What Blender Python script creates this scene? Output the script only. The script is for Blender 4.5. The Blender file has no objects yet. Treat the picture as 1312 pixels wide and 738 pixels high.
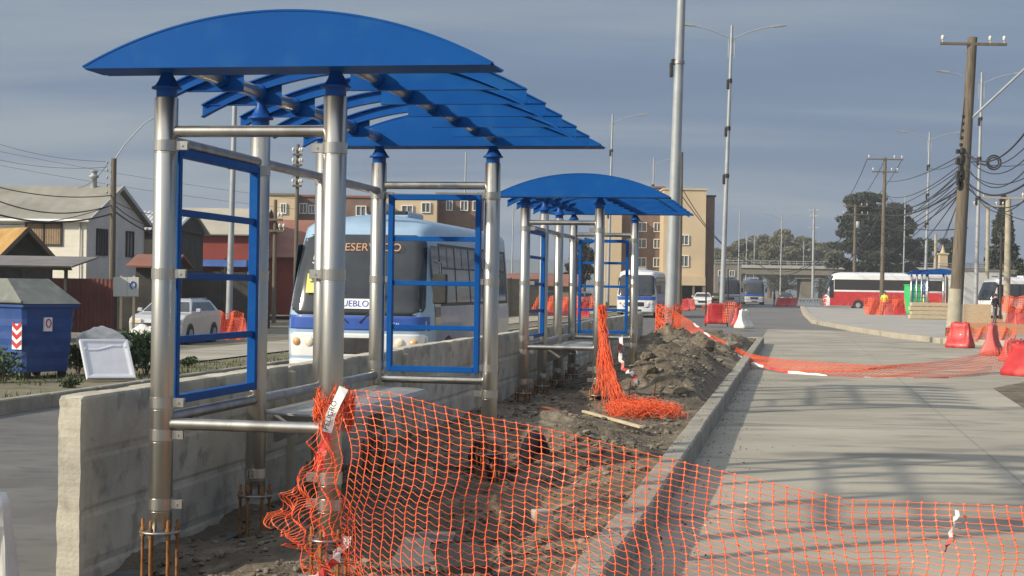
import bpy, math, random
import numpy as np
from mathutils import Vector, Matrix
R = math.radians
random.seed(7); np.random.seed(7)
SC = bpy.context.scene
COL = SC.collection

# ------------------------------------------------------------------ camera, world, sun, exposure
F = 2000.0; HOR = 366.0; ROLL = R(.9); CZ = 1.75; TH = R(10.2)
cd = bpy.data.cameras.new('camera'); cam = bpy.data.objects.new('camera', cd); COL.objects.link(cam)
cd.sensor_width = 36; cd.lens = F / 1312 * 36; cd.clip_start = .05; cd.clip_end = 6000
cam.matrix_world = Matrix.Translation((0, 0, CZ)) @ Matrix.Rotation(R(90) - 3 / F, 4, 'X') @ Matrix.Rotation(ROLL, 4, 'Z')
SC.camera = cam
SUN_EL = R(27)
sx, sy = -.88, -.48                       # where the sun stands (left, a little behind)
W = bpy.data.worlds.new('World'); SC.world = W; W.use_nodes = True
nt = W.node_tree; nt.nodes.clear()
def N(t, kind, **k):
    n = t.nodes.new(kind)
    for a, v in k.items(): setattr(n, a, v)
    return n
out = N(nt, 'ShaderNodeOutputWorld'); bg = N(nt, 'ShaderNodeBackground'); bg.inputs[1].default_value = .1
sky = N(nt, 'ShaderNodeTexSky', sky_type='NISHITA', sun_disc=False)
sky.sun_elevation = SUN_EL; sky.sun_rotation = math.atan2(sx, sy); sky.air_density = 1.3; sky.dust_density = 2.5
tc = N(nt, 'ShaderNodeTexCoord')
sep = N(nt, 'ShaderNodeSeparateXYZ'); nt.links.new(tc.outputs['Generated'], sep.inputs[0])
mx = N(nt, 'ShaderNodeMath', operation='MAXIMUM'); mx.inputs[1].default_value = .0; nt.links.new(sep.outputs['Z'], mx.inputs[0])
ad = N(nt, 'ShaderNodeMath', operation='ADD'); ad.inputs[1].default_value = .12; nt.links.new(mx.outputs[0], ad.inputs[0])
dvx = N(nt, 'ShaderNodeMath', operation='DIVIDE'); dvy = N(nt, 'ShaderNodeMath', operation='DIVIDE')
nt.links.new(sep.outputs['X'], dvx.inputs[0]); nt.links.new(ad.outputs[0], dvx.inputs[1])
nt.links.new(sep.outputs['Y'], dvy.inputs[0]); nt.links.new(ad.outputs[0], dvy.inputs[1])
cmb = N(nt, 'ShaderNodeCombineXYZ'); nt.links.new(dvx.outputs[0], cmb.inputs[0]); nt.links.new(dvy.outputs[0], cmb.inputs[1])
mp = N(nt, 'ShaderNodeMapping'); mp.inputs['Scale'].default_value = (.42, 1.15, 1); mp.inputs['Rotation'].default_value = (0, 0, R(-7)); mp.inputs['Location'].default_value = (2.3, .4, 0)
nt.links.new(cmb.outputs[0], mp.inputs[0])
n1 = N(nt, 'ShaderNodeTexNoise'); n1.inputs['Scale'].default_value = 1.1; n1.inputs['Detail'].default_value = 6; n1.inputs['Roughness'].default_value = .5; n1.inputs['Distortion'].default_value = .25
nt.links.new(mp.outputs[0], n1.inputs[0])
cr = N(nt, 'ShaderNodeValToRGB'); e = cr.color_ramp.elements
CS = 10.0                                  # cloud radiance in the sky texture's units (the background is at .1)
e[0].position = .34; e[0].color = (.120, .176, .276, 1); e[1].position = .74; e[1].color = (.25, .298, .35, 1)
em = cr.color_ramp.elements.new(.5); em.color = (.146, .204, .304, 1)
bx_ = N(nt, 'ShaderNodeMath', operation='MULTIPLY_ADD'); bx_.inputs[1].default_value = -.24; nt.links.new(sep.outputs['X'], bx_.inputs[0]); nt.links.new(n1.outputs['Fac'], bx_.inputs[2])
lowm = N(nt, 'ShaderNodeMapRange'); lowm.inputs['From Max'].default_value = .13; lowm.inputs['To Min'].default_value = .12; lowm.inputs['To Max'].default_value = 0; nt.links.new(sep.outputs['Z'], lowm.inputs['Value'])
by_ = N(nt, 'ShaderNodeMath', operation='ADD'); nt.links.new(bx_.outputs[0], by_.inputs[0]); nt.links.new(lowm.outputs[0], by_.inputs[1])
nt.links.new(by_.outputs[0], cr.inputs[0])
sc_ = N(nt, 'ShaderNodeVectorMath', operation='SCALE'); sc_.inputs['Scale'].default_value = CS; nt.links.new(cr.outputs[0], sc_.inputs[0])
mixw = N(nt, 'ShaderNodeMix', data_type='RGBA'); mixw.inputs['Factor'].default_value = .94
nt.links.new(sky.outputs[0], mixw.inputs['A']); nt.links.new(sc_.outputs[0], mixw.inputs['B'])
# extra brightness added to the unseen sky behind the camera and overhead, filling the shade
dotn = N(nt, 'ShaderNodeVectorMath', operation='DOT_PRODUCT'); nt.links.new(tc.outputs['Generated'], dotn.inputs[0]); dotn.inputs[1].default_value = (sx * math.cos(SUN_EL), sy * math.cos(SUN_EL), math.sin(SUN_EL))
m1 = N(nt, 'ShaderNodeMapRange', interpolation_type='SMOOTHSTEP'); m1.inputs['From Min'].default_value = .05; m1.inputs['From Max'].default_value = 1; m1.inputs['To Max'].default_value = 9.0; nt.links.new(dotn.outputs['Value'], m1.inputs['Value'])
m2 = N(nt, 'ShaderNodeMapRange', interpolation_type='SMOOTHSTEP'); m2.inputs['From Min'].default_value = .3; m2.inputs['From Max'].default_value = .9; m2.inputs['To Max'].default_value = 5.5; nt.links.new(sep.outputs['Z'], m2.inputs['Value'])
sm = N(nt, 'ShaderNodeMath', operation='ADD'); nt.links.new(m1.outputs[0], sm.inputs[0]); nt.links.new(m2.outputs[0], sm.inputs[1])
ex = N(nt, 'ShaderNodeVectorMath', operation='SCALE'); ex.inputs[0].default_value = (.50, .49, .47); nt.links.new(sm.outputs[0], ex.inputs['Scale'])
tot = N(nt, 'ShaderNodeVectorMath', operation='ADD'); nt.links.new(mixw.outputs['Result'], tot.inputs[0]); nt.links.new(ex.outputs[0], tot.inputs[1])
nt.links.new(tot.outputs[0], bg.inputs[0]); nt.links.new(bg.outputs[0], out.inputs[0])
sl = bpy.data.lights.new('sun', 'SUN'); sl.energy = 4.2; sl.angle = R(1.2); sl.color = (1, .885, .70)
so = bpy.data.objects.new('sun', sl); COL.objects.link(so)
so.rotation_euler = Vector((sx * math.cos(SUN_EL), sy * math.cos(SUN_EL), math.sin(SUN_EL))).to_track_quat('Z', 'Y').to_euler()
SC.view_settings.view_transform = 'Standard'; SC.view_settings.look = 'None'; SC.view_settings.exposure = .3; SC.view_settings.gamma = 1
SC.render.engine = 'CYCLES'; SC.cycles.max_bounces = 6; SC.cycles.use_denoising = True

# ------------------------------------------------------------------ where things stand
def der(x, y):
    return 656 + (x - 656) * math.cos(ROLL) + (y - 369) * math.sin(ROLL), 369 + (y - 369) * math.cos(ROLL) - (x - 656) * math.sin(ROLL)
def G(x, y, z=0):
    x, y = der(x, y); Y = F * (CZ - z) / (y - HOR); return Vector(((x - 656) / F * Y, Y, z))
def P(x, y, Y):
    x, y = der(x, y); return Vector(((x - 656) / F * Y, Y, CZ + (HOR - y) / F * Y))
def L(t, s, z=0): return Vector((t * math.cos(TH) + s * math.sin(TH), -t * math.sin(TH) + s * math.cos(TH), z))

# ------------------------------------------------------------------ materials
def mat(name, c1, c2=None, scale=4, rough=.6, metal=0, bump=0, bscale=20, stretch=(1, 1, 1), lo=.35, hi=.65, c3=None, s3=30, f3=.3, coat=0, alpha=1, transmission=0, emit=None, spec=None, rvar=0, world=False):
    m = bpy.data.materials.new(name); m.use_nodes = True; t = m.node_tree; b = t.nodes['Principled BSDF']
    b.inputs['Base Color'].default_value = (*c1, 1); b.inputs['Roughness'].default_value = rough; b.inputs['Metallic'].default_value = metal
    if coat: b.inputs['Coat Weight'].default_value = coat; b.inputs['Coat Roughness'].default_value = .08
    if spec is not None: b.inputs['Specular IOR Level'].default_value = spec
    if transmission: b.inputs['Transmission Weight'].default_value = transmission
    if alpha < 1: b.inputs['Alpha'].default_value = alpha
    if emit: b.inputs['Emission Color'].default_value = (*emit[:3], 1); b.inputs['Emission Strength'].default_value = emit[3]
    tc = N(t, 'ShaderNodeTexCoord'); mp = N(t, 'ShaderNodeMapping'); mp.inputs['Scale'].default_value = stretch
    if world:
        g = N(t, 'ShaderNodeNewGeometry'); t.links.new(g.outputs['Position'], mp.inputs[0])
    else: t.links.new(tc.outputs['Object'], mp.inputs[0])
    if c2:
        n = N(t, 'ShaderNodeTexNoise'); n.inputs['Scale'].default_value = scale; n.inputs['Detail'].default_value = 8; n.inputs['Roughness'].default_value = .6
        t.links.new(mp.outputs[0], n.inputs[0])
        r = N(t, 'ShaderNodeValToRGB'); r.color_ramp.elements[0].position = lo; r.color_ramp.elements[1].position = hi
        r.color_ramp.elements[0].color = (*c1, 1); r.color_ramp.elements[1].color = (*c2, 1)
        t.links.new(n.outputs['Fac'], r.inputs[0]); res = r.outputs[0]
        if c3:
            n3 = N(t, 'ShaderNodeTexNoise'); n3.inputs['Scale'].default_value = s3; n3.inputs['Detail'].default_value = 5
            t.links.new(mp.outputs[0], n3.inputs[0])
            r3 = N(t, 'ShaderNodeValToRGB'); r3.color_ramp.elements[0].position = .52; r3.color_ramp.elements[1].position = .66
            r3.color_ramp.elements[0].color = (0, 0, 0, 1); r3.color_ramp.elements[1].color = (f3, f3, f3, 1)
            t.links.new(n3.outputs['Fac'], r3.inputs[0])
            mi = N(t, 'ShaderNodeMix', data_type='RGBA'); mi.inputs['B'].default_value = (*c3, 1)
            t.links.new(r3.outputs[0], mi.inputs['Factor']); t.links.new(res, mi.inputs['A']); res = mi.outputs['Result']
        t.links.new(res, b.inputs['Base Color'])
        if rvar:
            mr = N(t, 'ShaderNodeMapRange'); mr.inputs['To Min'].default_value = rough - rvar; mr.inputs['To Max'].default_value = rough + rvar
            t.links.new(n.outputs['Fac'], mr.inputs['Value']); t.links.new(mr.outputs[0], b.inputs['Roughness'])
    if bump:
        nb = N(t, 'ShaderNodeTexNoise'); nb.inputs['Scale'].default_value = bscale; nb.inputs['Detail'].default_value = 6
        t.links.new(mp.outputs[0], nb.inputs[0])
        bp = N(t, 'ShaderNodeBump'); bp.inputs['Strength'].default_value = 1; bp.inputs['Distance'].default_value = bump
        t.links.new(nb.outputs['Fac'], bp.inputs['Height']); t.links.new(bp.outputs[0], b.inputs['Normal'])
    return m
def stripes(m, axis, scale, depth, kind='SIN', dark=None, df=.35):
    """horizontal or vertical ridges (clapboard, corrugation) as bump plus an optional darker joint"""
    t = m.node_tree; b = t.nodes['Principled BSDF']
    tc = N(t, 'ShaderNodeTexCoord'); w = N(t, 'ShaderNodeTexWave', wave_type='BANDS', bands_direction=axis, wave_profile=kind)
    w.inputs['Scale'].default_value = scale; t.links.new(tc.outputs['Object'], w.inputs[0])
    bp = N(t, 'ShaderNodeBump'); bp.inputs['Distance'].default_value = depth; t.links.new(w.outputs['Fac'], bp.inputs['Height']); t.links.new(bp.outputs[0], b.inputs['Normal'])
    return m
M = {}
M['steel'] = mat('brushed_steel', (.44, .425, .385), (.57, .55, .50), 3, .30, .95, .0004, 60, (1, 1, .15), rvar=.07, c3=(.24, .21, .18), s3=5, f3=.5)
M['steel_dull'] = mat('dull_steel', (.30, .30, .31), (.42, .41, .40), 6, .45, .85, .0004, 60, c3=(.2, .16, .13), s3=8, f3=.4)
M['blue'] = mat('blue_paint', (.001, .066, .275), (.0015, .080, .32), 1.2, .5, 0, .0006, 3, spec=.12, c3=(.012, .10, .30), s3=5, f3=.5, rvar=.08)
M['navy'] = mat('navy_paint', (.004, .06, .27), (.005, .075, .32), 5, .45, spec=.3)
M['rust'] = mat('rusty_iron', (.22, .09, .025), (.38, .17, .04), 14, .8, .1, .001, 90, c3=(.08, .035, .02), s3=20, f3=.7)
M['concrete'] = mat('weathered_concrete', (.36, .34, .285), (.55, .515, .415), 1.7, .92, 0, .004, 45, c3=(.20, .185, .155), s3=5.5, f3=.6, lo=.34, hi=.62)
M['kerb'] = mat('kerb_concrete', (.22, .21, .175), (.34, .32, .265), 3, .9, 0, .004, 30, c3=(.16, .14, .12), s3=2.2, f3=.5, world=True)
M['road'] = mat('concrete_road', (.225, .208, .168), (.385, .36, .295), .55, .88, 0, .003, 40, (.5, 1.0, 1), c3=(.15, .14, .12), s3=1.1, f3=.75, lo=.3, hi=.62, world=True)
M['asphalt'] = mat('worn_road', (.095, .094, .09), (.145, .142, .135), .6, .85, 0, .003, 60, (1, 2.2, 1), c3=(.07, .07, .068), s3=3, f3=.6, world=True)
M['farroad'] = mat('far_road', (.12, .12, .118), (.17, .168, .16), .2, .85, world=True)
M['dirt'] = mat('dirt', (.072, .057, .040), (.175, .143, .10), 1.3, .97, 0, .05, 13, c3=(.28, .235, .17), s3=3.2, f3=.6, world=True)
M['verge'] = mat('verge_earth', (.12, .10, .065), (.20, .175, .12), .8, .97, 0, .03, 6, c3=(.07, .095, .03), s3=1.2, f3=.8, world=True)
M['ground'] = mat('bare_ground', (.13, .12, .095), (.20, .185, .15), .08, .97, world=True)
M['stone'] = mat('stone', (.12, .105, .082), (.25, .225, .18), 8, .95, 0, .01, 12)
M['net'] = mat('orange_plastic', (.80, .105, .03), (.88, .17, .06), 5, .45, spec=.4)
M['white_tape'] = mat('white_tape', (.72, .70, .68), (.8, .78, .75), 8, .4)
M['red_tape'] = mat('red_tape', (.6, .05, .05), (.7, .09, .08), 8, .4)
M['black'] = mat('black_plastic', (.012, .012, .013), (.03, .03, .03), 8, .5)
M['rubber'] = mat('rubber', (.02, .02, .02), (.035, .034, .033), 8, .85)
M['glass'] = mat('dark_glass', (.045, .052, .06), (.07, .078, .085), 1.5, .06, 0, spec=.8)
M['glassdk'] = mat('very_dark_glass', (.014, .018, .024), (.045, .052, .06), .9, .07, 0, spec=.7)
M['busblue'] = mat('light_blue_paint', (.25, .38, .52), (.29, .42, .56), 3, .35, coat=.4)
M['busroyal'] = mat('royal_blue_paint', (.02, .07, .33), (.025, .09, .38), 3, .35, coat=.4)
M['busside'] = mat('grey_lilac_paint', (.20, .23, .32), (.27, .30, .39), 1.5, .4, coat=.4)
M['buswhite'] = mat('off_white_paint', (.62, .64, .66), (.7, .71, .72), 3, .35, coat=.4)
M['silver'] = mat('silver_paint', (.50, .51, .53), (.58, .59, .61), 3, .3, .25, coat=.5)
M['chrome'] = mat('chrome', (.7, .7, .7), (.75, .75, .75), 3, .15, 1)
M['lamp'] = mat('headlamp_glass', (.72, .6, .4), (.8, .75, .65), 12, .15, coat=1)
M['lens'] = mat('lens', (.55, .3, .12), (.65, .42, .2), 12, .2, coat=1)
M['amber'] = mat('led_amber', (.3, .15, .06), None, emit=(1, .6, .38, .22))
M['letterwhite'] = mat('white_letters', (.75, .76, .78), (.8, .8, .8), 4, .5)
M['galv'] = mat('galvanised_steel', (.27, .30, .32), (.36, .39, .41), 1.4, .55, .25, c3=(.33, .33, .33), s3=.8, f3=.5)
M['wood'] = mat('pole_wood', (.085, .070, .052), (.175, .148, .112), 3, .9, 0, .006, 12, (6, 6, .35))
M['palewood'] = mat('pale_wood', (.42, .34, .22), (.56, .47, .32), 3, .85, 0, .003, 12, (1, 1, 8))
M['polec'] = mat('pole_concrete', (.30, .275, .21), (.40, .37, .29), 3, .9)
M['cable'] = mat('cable', (.018, .018, .02), (.03, .03, .035), 3, .6)
M['binblue'] = mat('bin_blue_plastic', (.010, .048, .20), (.016, .066, .26), 2, .55, 0, .003, 6, c3=(.05, .08, .18), s3=4, f3=.5)
M['lidgrey'] = mat('lid_grey_plastic', (.10, .112, .10), (.17, .185, .165), 1.8, .6, c3=(.26, .26, .22), s3=3, f3=.5)
M['white'] = mat('white_enamel', (.58, .60, .66), (.66, .68, .73), 4, .3)
M['red'] = mat('red_plastic', (.38, .016, .02), (.50, .035, .035), 3, .5, coat=.05, c3=(.6, .16, .13), s3=2, f3=.4)
M['redfade'] = mat('faded_red_plastic', (.44, .05, .045), (.56, .12, .10), 3, .5)
M['whiteplastic'] = mat('white_plastic', (.6, .58, .52), (.74, .72, .66), 3, .5)
M['clap'] = stripes(mat('cream_clapboard', (.68, .665, .58), (.77, .75, .66), 1.2, .8), 'Z', 1.5, .03, 'SAW')
M['clapg'] = stripes(mat('white_clapboard', (.66, .66, .64), (.76, .76, .73), 1.2, .8), 'Z', 1.5, .05, 'SAW')
M['tin'] = stripes(mat('weathered_tin_roof', (.20, .195, .165), (.30, .29, .245), .7, .75, .1, c3=(.22, .19, .15), s3=1.4, f3=.5), 'X', .5, .008)
M['tinlight'] = stripes(mat('light_tin_roof', (.48, .5, .5), (.62, .63, .62), .7, .5, .3), 'X', 1.4, .04)
M['tinbeige'] = mat('beige_roof', (.34, .31, .25), (.42, .39, .31), .5, .8)
M['redwall'] = mat('red_wall', (.20, .035, .025), (.29, .055, .035), .6, .8)
M['redroof'] = mat('red_roof', (.20, .085, .06), (.27, .12, .085), .8, .8)
M['maroon'] = stripes(mat('maroon_fence', (.10, .025, .02), (.17, .045, .035), 1.2, .7), 'X', 2.2, .02)
M['darkwood'] = mat('dark_boards', (.028, .026, .024), (.06, .055, .05), 1.5, .9)
M['tile'] = mat('ochre_roof', (.30, .17, .05), (.42, .26, .09), 1.5, .9)
M['cream'] = mat('cream_render', (.48, .38, .25), (.56, .45, .30), .3, .85)
M['orange'] = mat('orange_brick', (.42, .22, .10), (.50, .27, .13), .6, .85)
M['brick'] = mat('brown_brick', (.15, .10, .078), (.21, .142, .11), .9, .85)
M['winwhite'] = mat('white_frames', (.7, .7, .68), (.78, .78, .76), 2, .6)
M['blinds'] = stripes(mat('brown_blinds', (.17, .115, .065), (.28, .2, .12), 1.4, .7), 'X', 3, .01)
M['window'] = mat('window_glass', (.09, .10, .11), (.16, .17, .18), .8, .12, spec=.7)
M['bridge'] = mat('bridge_concrete', (.15, .14, .12), (.22, .205, .175), .2, .9, c3=(.16, .15, .13), s3=.5, f3=.5)
M['greybldg'] = mat('pale_grey_sheet', (.40, .41, .41), (.48, .49, .48), .3, .7)
M['green'] = mat('green_plastic', (.03, .42, .12), (.05, .5, .16), 2, .5)
M['hivis'] = mat('hivis_cloth', (.62, .75, .05), (.7, .8, .1), 3, .8)
M['cloth'] = mat('dark_cloth', (.02, .02, .03), (.04, .04, .05), 3, .9)
M['skin'] = mat('skin', (.45, .27, .19), (.5, .3, .2), 3, .6)
M['jean'] = mat('trousers', (.10, .10, .12), (.15, .15, .17), 3, .9)
M['bark'] = mat('bark', (.09, .065, .045), (.15, .11, .08), 3, .95)
M['leafdark'] = mat('dark_needles', (.016, .024, .017), (.036, .048, .030), .35, .75, world=True)
M['leafmid'] = mat('olive_leaves', (.10, .105, .065), (.15, .14, .08), .12, .8, world=True)
M['leafgreen'] = mat('green_leaves', (.025, .055, .014), (.07, .12, .035), 1.5, .7, world=True)
M['grass'] = mat('grass_blades', (.06, .085, .022), (.13, .14, .05), 1.2, .85, world=True)
M['awning'] = mat('blue_tarp', (.05, .13, .42), (.10, .2, .5), .8, .6)
M['yellow'] = mat('yellow_card', (.62, .58, .12), (.7, .66, .2), 3, .6)
M['taxi'] = mat('yellow_paint', (.62, .42, .05), (.7, .48, .07), 3, .4)
M['sandbag'] = mat('plastic_sack', (.55, .53, .48), (.68, .66, .62), 6, .6, 0, .02, 10)

# ------------------------------------------------------------------ mesh helpers
class MB:
    def __init__(s): s.v = []; s.f = []; s.m = []; s.sm = []
    def add(s, vs, fs, mi=0, smooth=False):
        o = len(s.v); s.v += [tuple(v) for v in vs]; s.f += [tuple(i + o for i in f) for f in fs]; s.m += [mi] * len(fs); s.sm += [smooth] * len(fs); return s
    def box(s, c, d, rz=0, mi=0, taper=1):
        x, y, z = d[0] / 2, d[1] / 2, d[2] / 2; ca, sa = math.cos(rz), math.sin(rz); vs = []
        for dz, k in ((-z, 1), (z, taper)):
            for px, py in ((-x, -y), (x, -y), (x, y), (-x, y)):
                px *= k; py *= k; vs.append((c[0] + px * ca - py * sa, c[1] + px * sa + py * ca, c[2] + dz))
        return s.add(vs, [(3, 2, 1, 0), (4, 5, 6, 7), (0, 1, 5, 4), (1, 2, 6, 5), (2, 3, 7, 6), (3, 0, 4, 7)], mi)
    def rbox(s, c, d, b=.01, mi=0, rz=0):
        """a box with chamfered vertical and top edges"""
        x, y, z = d[0] / 2, d[1] / 2, d[2] / 2; b = min(b, x * .45, y * .45, z * .45)
        rings = []
        for zz, k in ((-z, b), (-z + b, 0), (z - b, 0), (z, b)):
            X, Y = x - k, y - k; rings.append([(X - b, -Y, zz), (X, -Y + b, zz), (X, Y - b, zz), (X - b, Y, zz), (-X + b, Y, zz), (-X, Y - b, zz), (-X, -Y + b, zz), (-X + b, -Y, zz)])
        ca, sa = math.cos(rz), math.sin(rz)
        vs = [(c[0] + p[0] * ca - p[1] * sa, c[1] + p[0] * sa + p[1] * ca, c[2] + p[2]) for r in rings for p in r]
        fs = [tuple(range(7, -1, -1)), tuple(range(24, 32))]
        for k in range(3):
            for i in range(8): fs.append((k * 8 + i, k * 8 + (i + 1) % 8, k * 8 + 8 + (i + 1) % 8, k * 8 + 8 + i))
        return s.add(vs, fs, mi)
    def tube(s, pts, r, seg=8, mi=0, cap=True, smooth=True):
        pts = [Vector(p) for p in pts]; n = len(pts); rs = r if isinstance(r, (list, tuple)) else [r] * n; vs = []; up = None
        for i, p in enumerate(pts):
            d = (pts[min(i + 1, n - 1)] - pts[max(i - 1, 0)]); d = d.normalized() if d.length > 1e-9 else Vector((0, 0, 1))
            if up is None:
                up = Vector((0, 0, 1)) if abs(d.z) < .9 else Vector((1, 0, 0))
            a = d.cross(up)
            a = a.normalized() if a.length > 1e-6 else d.orthogonal().normalized()
            b = a.cross(d).normalized(); up = b
            for k in range(seg):
                an = 2 * math.pi * k / seg; vs.append(p + (a * math.cos(an) + b * math.sin(an)) * rs[i])
        fs = []
        for i in range(n - 1):
            for k in range(seg): fs.append((i * seg + k, (i + 1) * seg + k, (i + 1) * seg + (k + 1) % seg, i * seg + (k + 1) % seg))
        s.add(vs, fs, mi, smooth)
        if cap: s.add(vs[:seg], [tuple(range(seg))], mi); s.add(vs[-seg:], [tuple(range(seg - 1, -1, -1))], mi)
        return s
    def lathe(s, prof, c=(0, 0, 0), seg=24, mi=0, smooth=True):
        vs = []; n = len(prof)
        for r, z in prof:
            for k in range(seg):
                a = 2 * math.pi * k / seg; vs.append((c[0] + r * math.cos(a), c[1] + r * math.sin(a), c[2] + z))
        fs = []
        for i in range(n - 1):
            for k in range(seg): fs.append((i * seg + k, i * seg + (k + 1) % seg, (i + 1) * seg + (k + 1) % seg, (i + 1) * seg + k))
        s.add(vs, fs, mi, smooth)
        s.add(vs[:seg], [tuple(range(seg - 1, -1, -1))], mi); s.add(vs[-seg:], [tuple(range(seg))], mi); return s
    def prism(s, outline, y0, y1, mi=0, plane='xz'):
        """outline (a,b) in plane extruded along the third axis"""
        def q(a, b, c): return (a, c, b) if plane == 'xz' else ((c, a, b) if plane == 'yz' else (a, b, c))
        n = len(outline); vs = [q(a, b, y0) for a, b in outline] + [q(a, b, y1) for a, b in outline]
        fs = [tuple(range(n)), tuple(range(2 * n - 1, n - 1, -1))] + [(i, n + i, n + (i + 1) % n, (i + 1) % n) for i in range(n)]
        return s.add(vs, fs, mi)
    def build(s, name, m, parent=None, fix=True):
        me = bpy.data.meshes.new(name); me.from_pydata(s.v, [], s.f)
        for k in (m if isinstance(m, (list, tuple)) else [m]): me.materials.append(k)
        me.polygons.foreach_set('material_index', s.m); me.polygons.foreach_set('use_smooth', s.sm)
        if fix and len(s.f) < 60000:
            import bmesh
            b = bmesh.new(); b.from_mesh(me); bmesh.ops.recalc_face_normals(b, faces=b.faces); b.to_mesh(me); b.free()
        me.update(); o = bpy.data.objects.new(name, me); COL.objects.link(o)
        if parent: o.parent = parent
        return o
def tag(o, label, cat, group=None, kind=None):
    if label: o['label'] = label
    if cat: o['category'] = cat
    if group: o['group'] = group
    if kind: o['kind'] = kind
    return o
def thing(name, label, cat, loc=(0, 0, 0), rz=0, group=None):
    o = bpy.data.objects.new(name, None); COL.objects.link(o); o.location = loc; o.rotation_euler = (0, 0, rz); o.empty_display_size = .3
    return tag(o, label, cat, group)
def struct(o): o['kind'] = 'structure'; return o
def copy_tree(o, parent=None):
    c = o.copy(); COL.objects.link(c)
    if parent: c.parent = parent
    for ch in KIDS.get(o.name, []): copy_tree(ch, c)
    return c
KIDS = {}
def index_kids():
    KIDS.clear()
    for o in COL.objects:
        if o.parent: KIDS.setdefault(o.parent.name, []).append(o)
def dup(o, label, loc, rz=0, group=None):
    index_kids(); c = copy_tree(o); c.location = loc; c.rotation_euler = (0, 0, rz); c['label'] = label
    if group: c['group'] = group
    return c
def text_mesh(txt, size, name, m, parent=None, mw=None, ext=.002):
    cu = bpy.data.curves.new('t', 'FONT'); cu.body = txt; cu.size = size; cu.extrude = ext; cu.align_x = 'CENTER'; cu.align_y = 'CENTER'
    ob = bpy.data.objects.new('t', cu); COL.objects.link(ob)
    bpy.context.view_layer.update()
    me = bpy.data.meshes.new_from_object(ob.evaluated_get(bpy.context.evaluated_depsgraph_get())); bpy.data.objects.remove(ob)
    me.materials.clear(); me.materials.append(m); o = bpy.data.objects.new(name, me); COL.objects.link(o)
    if parent: o.parent = parent
    if mw: o.matrix_basis = mw
    return o
FACE_CAM = Matrix.Rotation(R(90), 4, 'X')                # lettering that stands upright and reads from -Y
def rough(mb, sub_c, amp, freq, mi=0): pass

def vnoise(x, y, seed=0):
    """smooth value noise, vectorised"""
    xi = np.floor(x).astype(np.int64); yi = np.floor(y).astype(np.int64); fx = x - xi; fy = y - yi
    fx = fx * fx * (3 - 2 * fx); fy = fy * fy * (3 - 2 * fy)
    def h(a, b):
        n = (a * 374761393 + b * 668265263 + seed * 1442695041) & 0x7fffffff
        n = ((n ^ (n >> 13)) * 1274126177) & 0x7fffffff
        return ((n ^ (n >> 16)) & 0xffff) / 65535.0
    return (h(xi, yi) * (1 - fx) + h(xi + 1, yi) * fx) * (1 - fy) + (h(xi, yi + 1) * (1 - fx) + h(xi + 1, yi + 1) * fx) * fy
def fbm(x, y, o=4, seed=0):
    r = 0; a = 1; t = 0
    for k in range(o): r = r + a * vnoise(x * 2 ** k, y * 2 ** k, seed + k); t += a; a *= .5
    return r / t
def nz(x, y, o=4, seed=0): return float(fbm(np.array([x]), np.array([y]), o, seed)[0])

def sheet(pts, z, name, m):
    mb = MB(); mb.add([(p[0], p[1], z) for p in pts], [tuple(range(len(pts)))]); o = mb.build(name, m)
    if o.data.polygons[0].normal.z < 0: o.data.flip_normals()
    return struct(o)
def band(t0, t1, s0, s1, z, name, m): return sheet([L(t0, s0), L(t1, s0), L(t1, s1), L(t0, s1)], z, name, m)

# ------------------------------------------------------------------ ground, roads, kerbs
sheet([(-690, -60), (690, -60), (690, 890), (-690, 890)], -.36, 'ground', M['ground'])
RZ = -.12
band(-10.6, -4.0, -5, 230, RZ, 'road_left', M['asphalt'])
sheet([L(-1.25, -5), L(9.2, -5), L(9.2, 25), L(12, 47), L(9, 60), L(6, 75), L(-1.15, 75)], RZ, 'road', M['road'])
sheet([L(-4.4, 54), L(-1.15, 54), L(-1.15, 74.9), L(6, 74.9), L(9, 80), L(3, 110), L(-1, 230), L(-4.4, 230)], RZ + .004, 'far_road_surface', M['farroad'])
vb = MB(); vv = [(-60, -.34), (-17.6, -.34), (-15.6, 0), (-10.62, 0)]
vb.add([L(t_, s_, z_) for s_ in (-5, 230) for t_, z_ in vv], [(i, i + 1, i + 5, i + 4) for i in range(3)]); struct(vb.build('verge', M['verge']))
sheet([L(3, 54), L(60, 30), L(160, 100), L(60, 240), L(3, 240)], -.16, 'far_right_ground', M['ground'])
band(-14.8, -12.5, 29, 120, .03, 'service_lane', M['road'])
band(-30, -18.2, 38, 66, -.33, 'parking_ground', M['ground'])
# expansion joints of the slab road
jb = MB()
for s_ in np.arange(12.8, 75, 4.6):
    a, b = L(-1.0, s_), L(8.9, s_); d = Vector((0, .018, 0))
    jb.add([(a.x, a.y, RZ + .004), (b.x, b.y, RZ + .004), (b.x, b.y + .02, RZ + .004), (a.x, a.y + .02, RZ + .004)], [(0, 1, 2, 3)])
for t_ in (2.25, 5.7):
    a, b = L(t_, 5), L(t_, 75); jb.add([(a.x, a.y, RZ + .0045), (a.x + .009, a.y, RZ + .0045), (b.x + .009, b.y, RZ + .0045), (b.x, b.y, RZ + .0045)], [(0, 1, 2, 3)])
struct(jb.build('road_joints', mat('joint_filler', (.17, .16, .14), (.24, .23, .2), 3, .9, world=True)))

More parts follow.
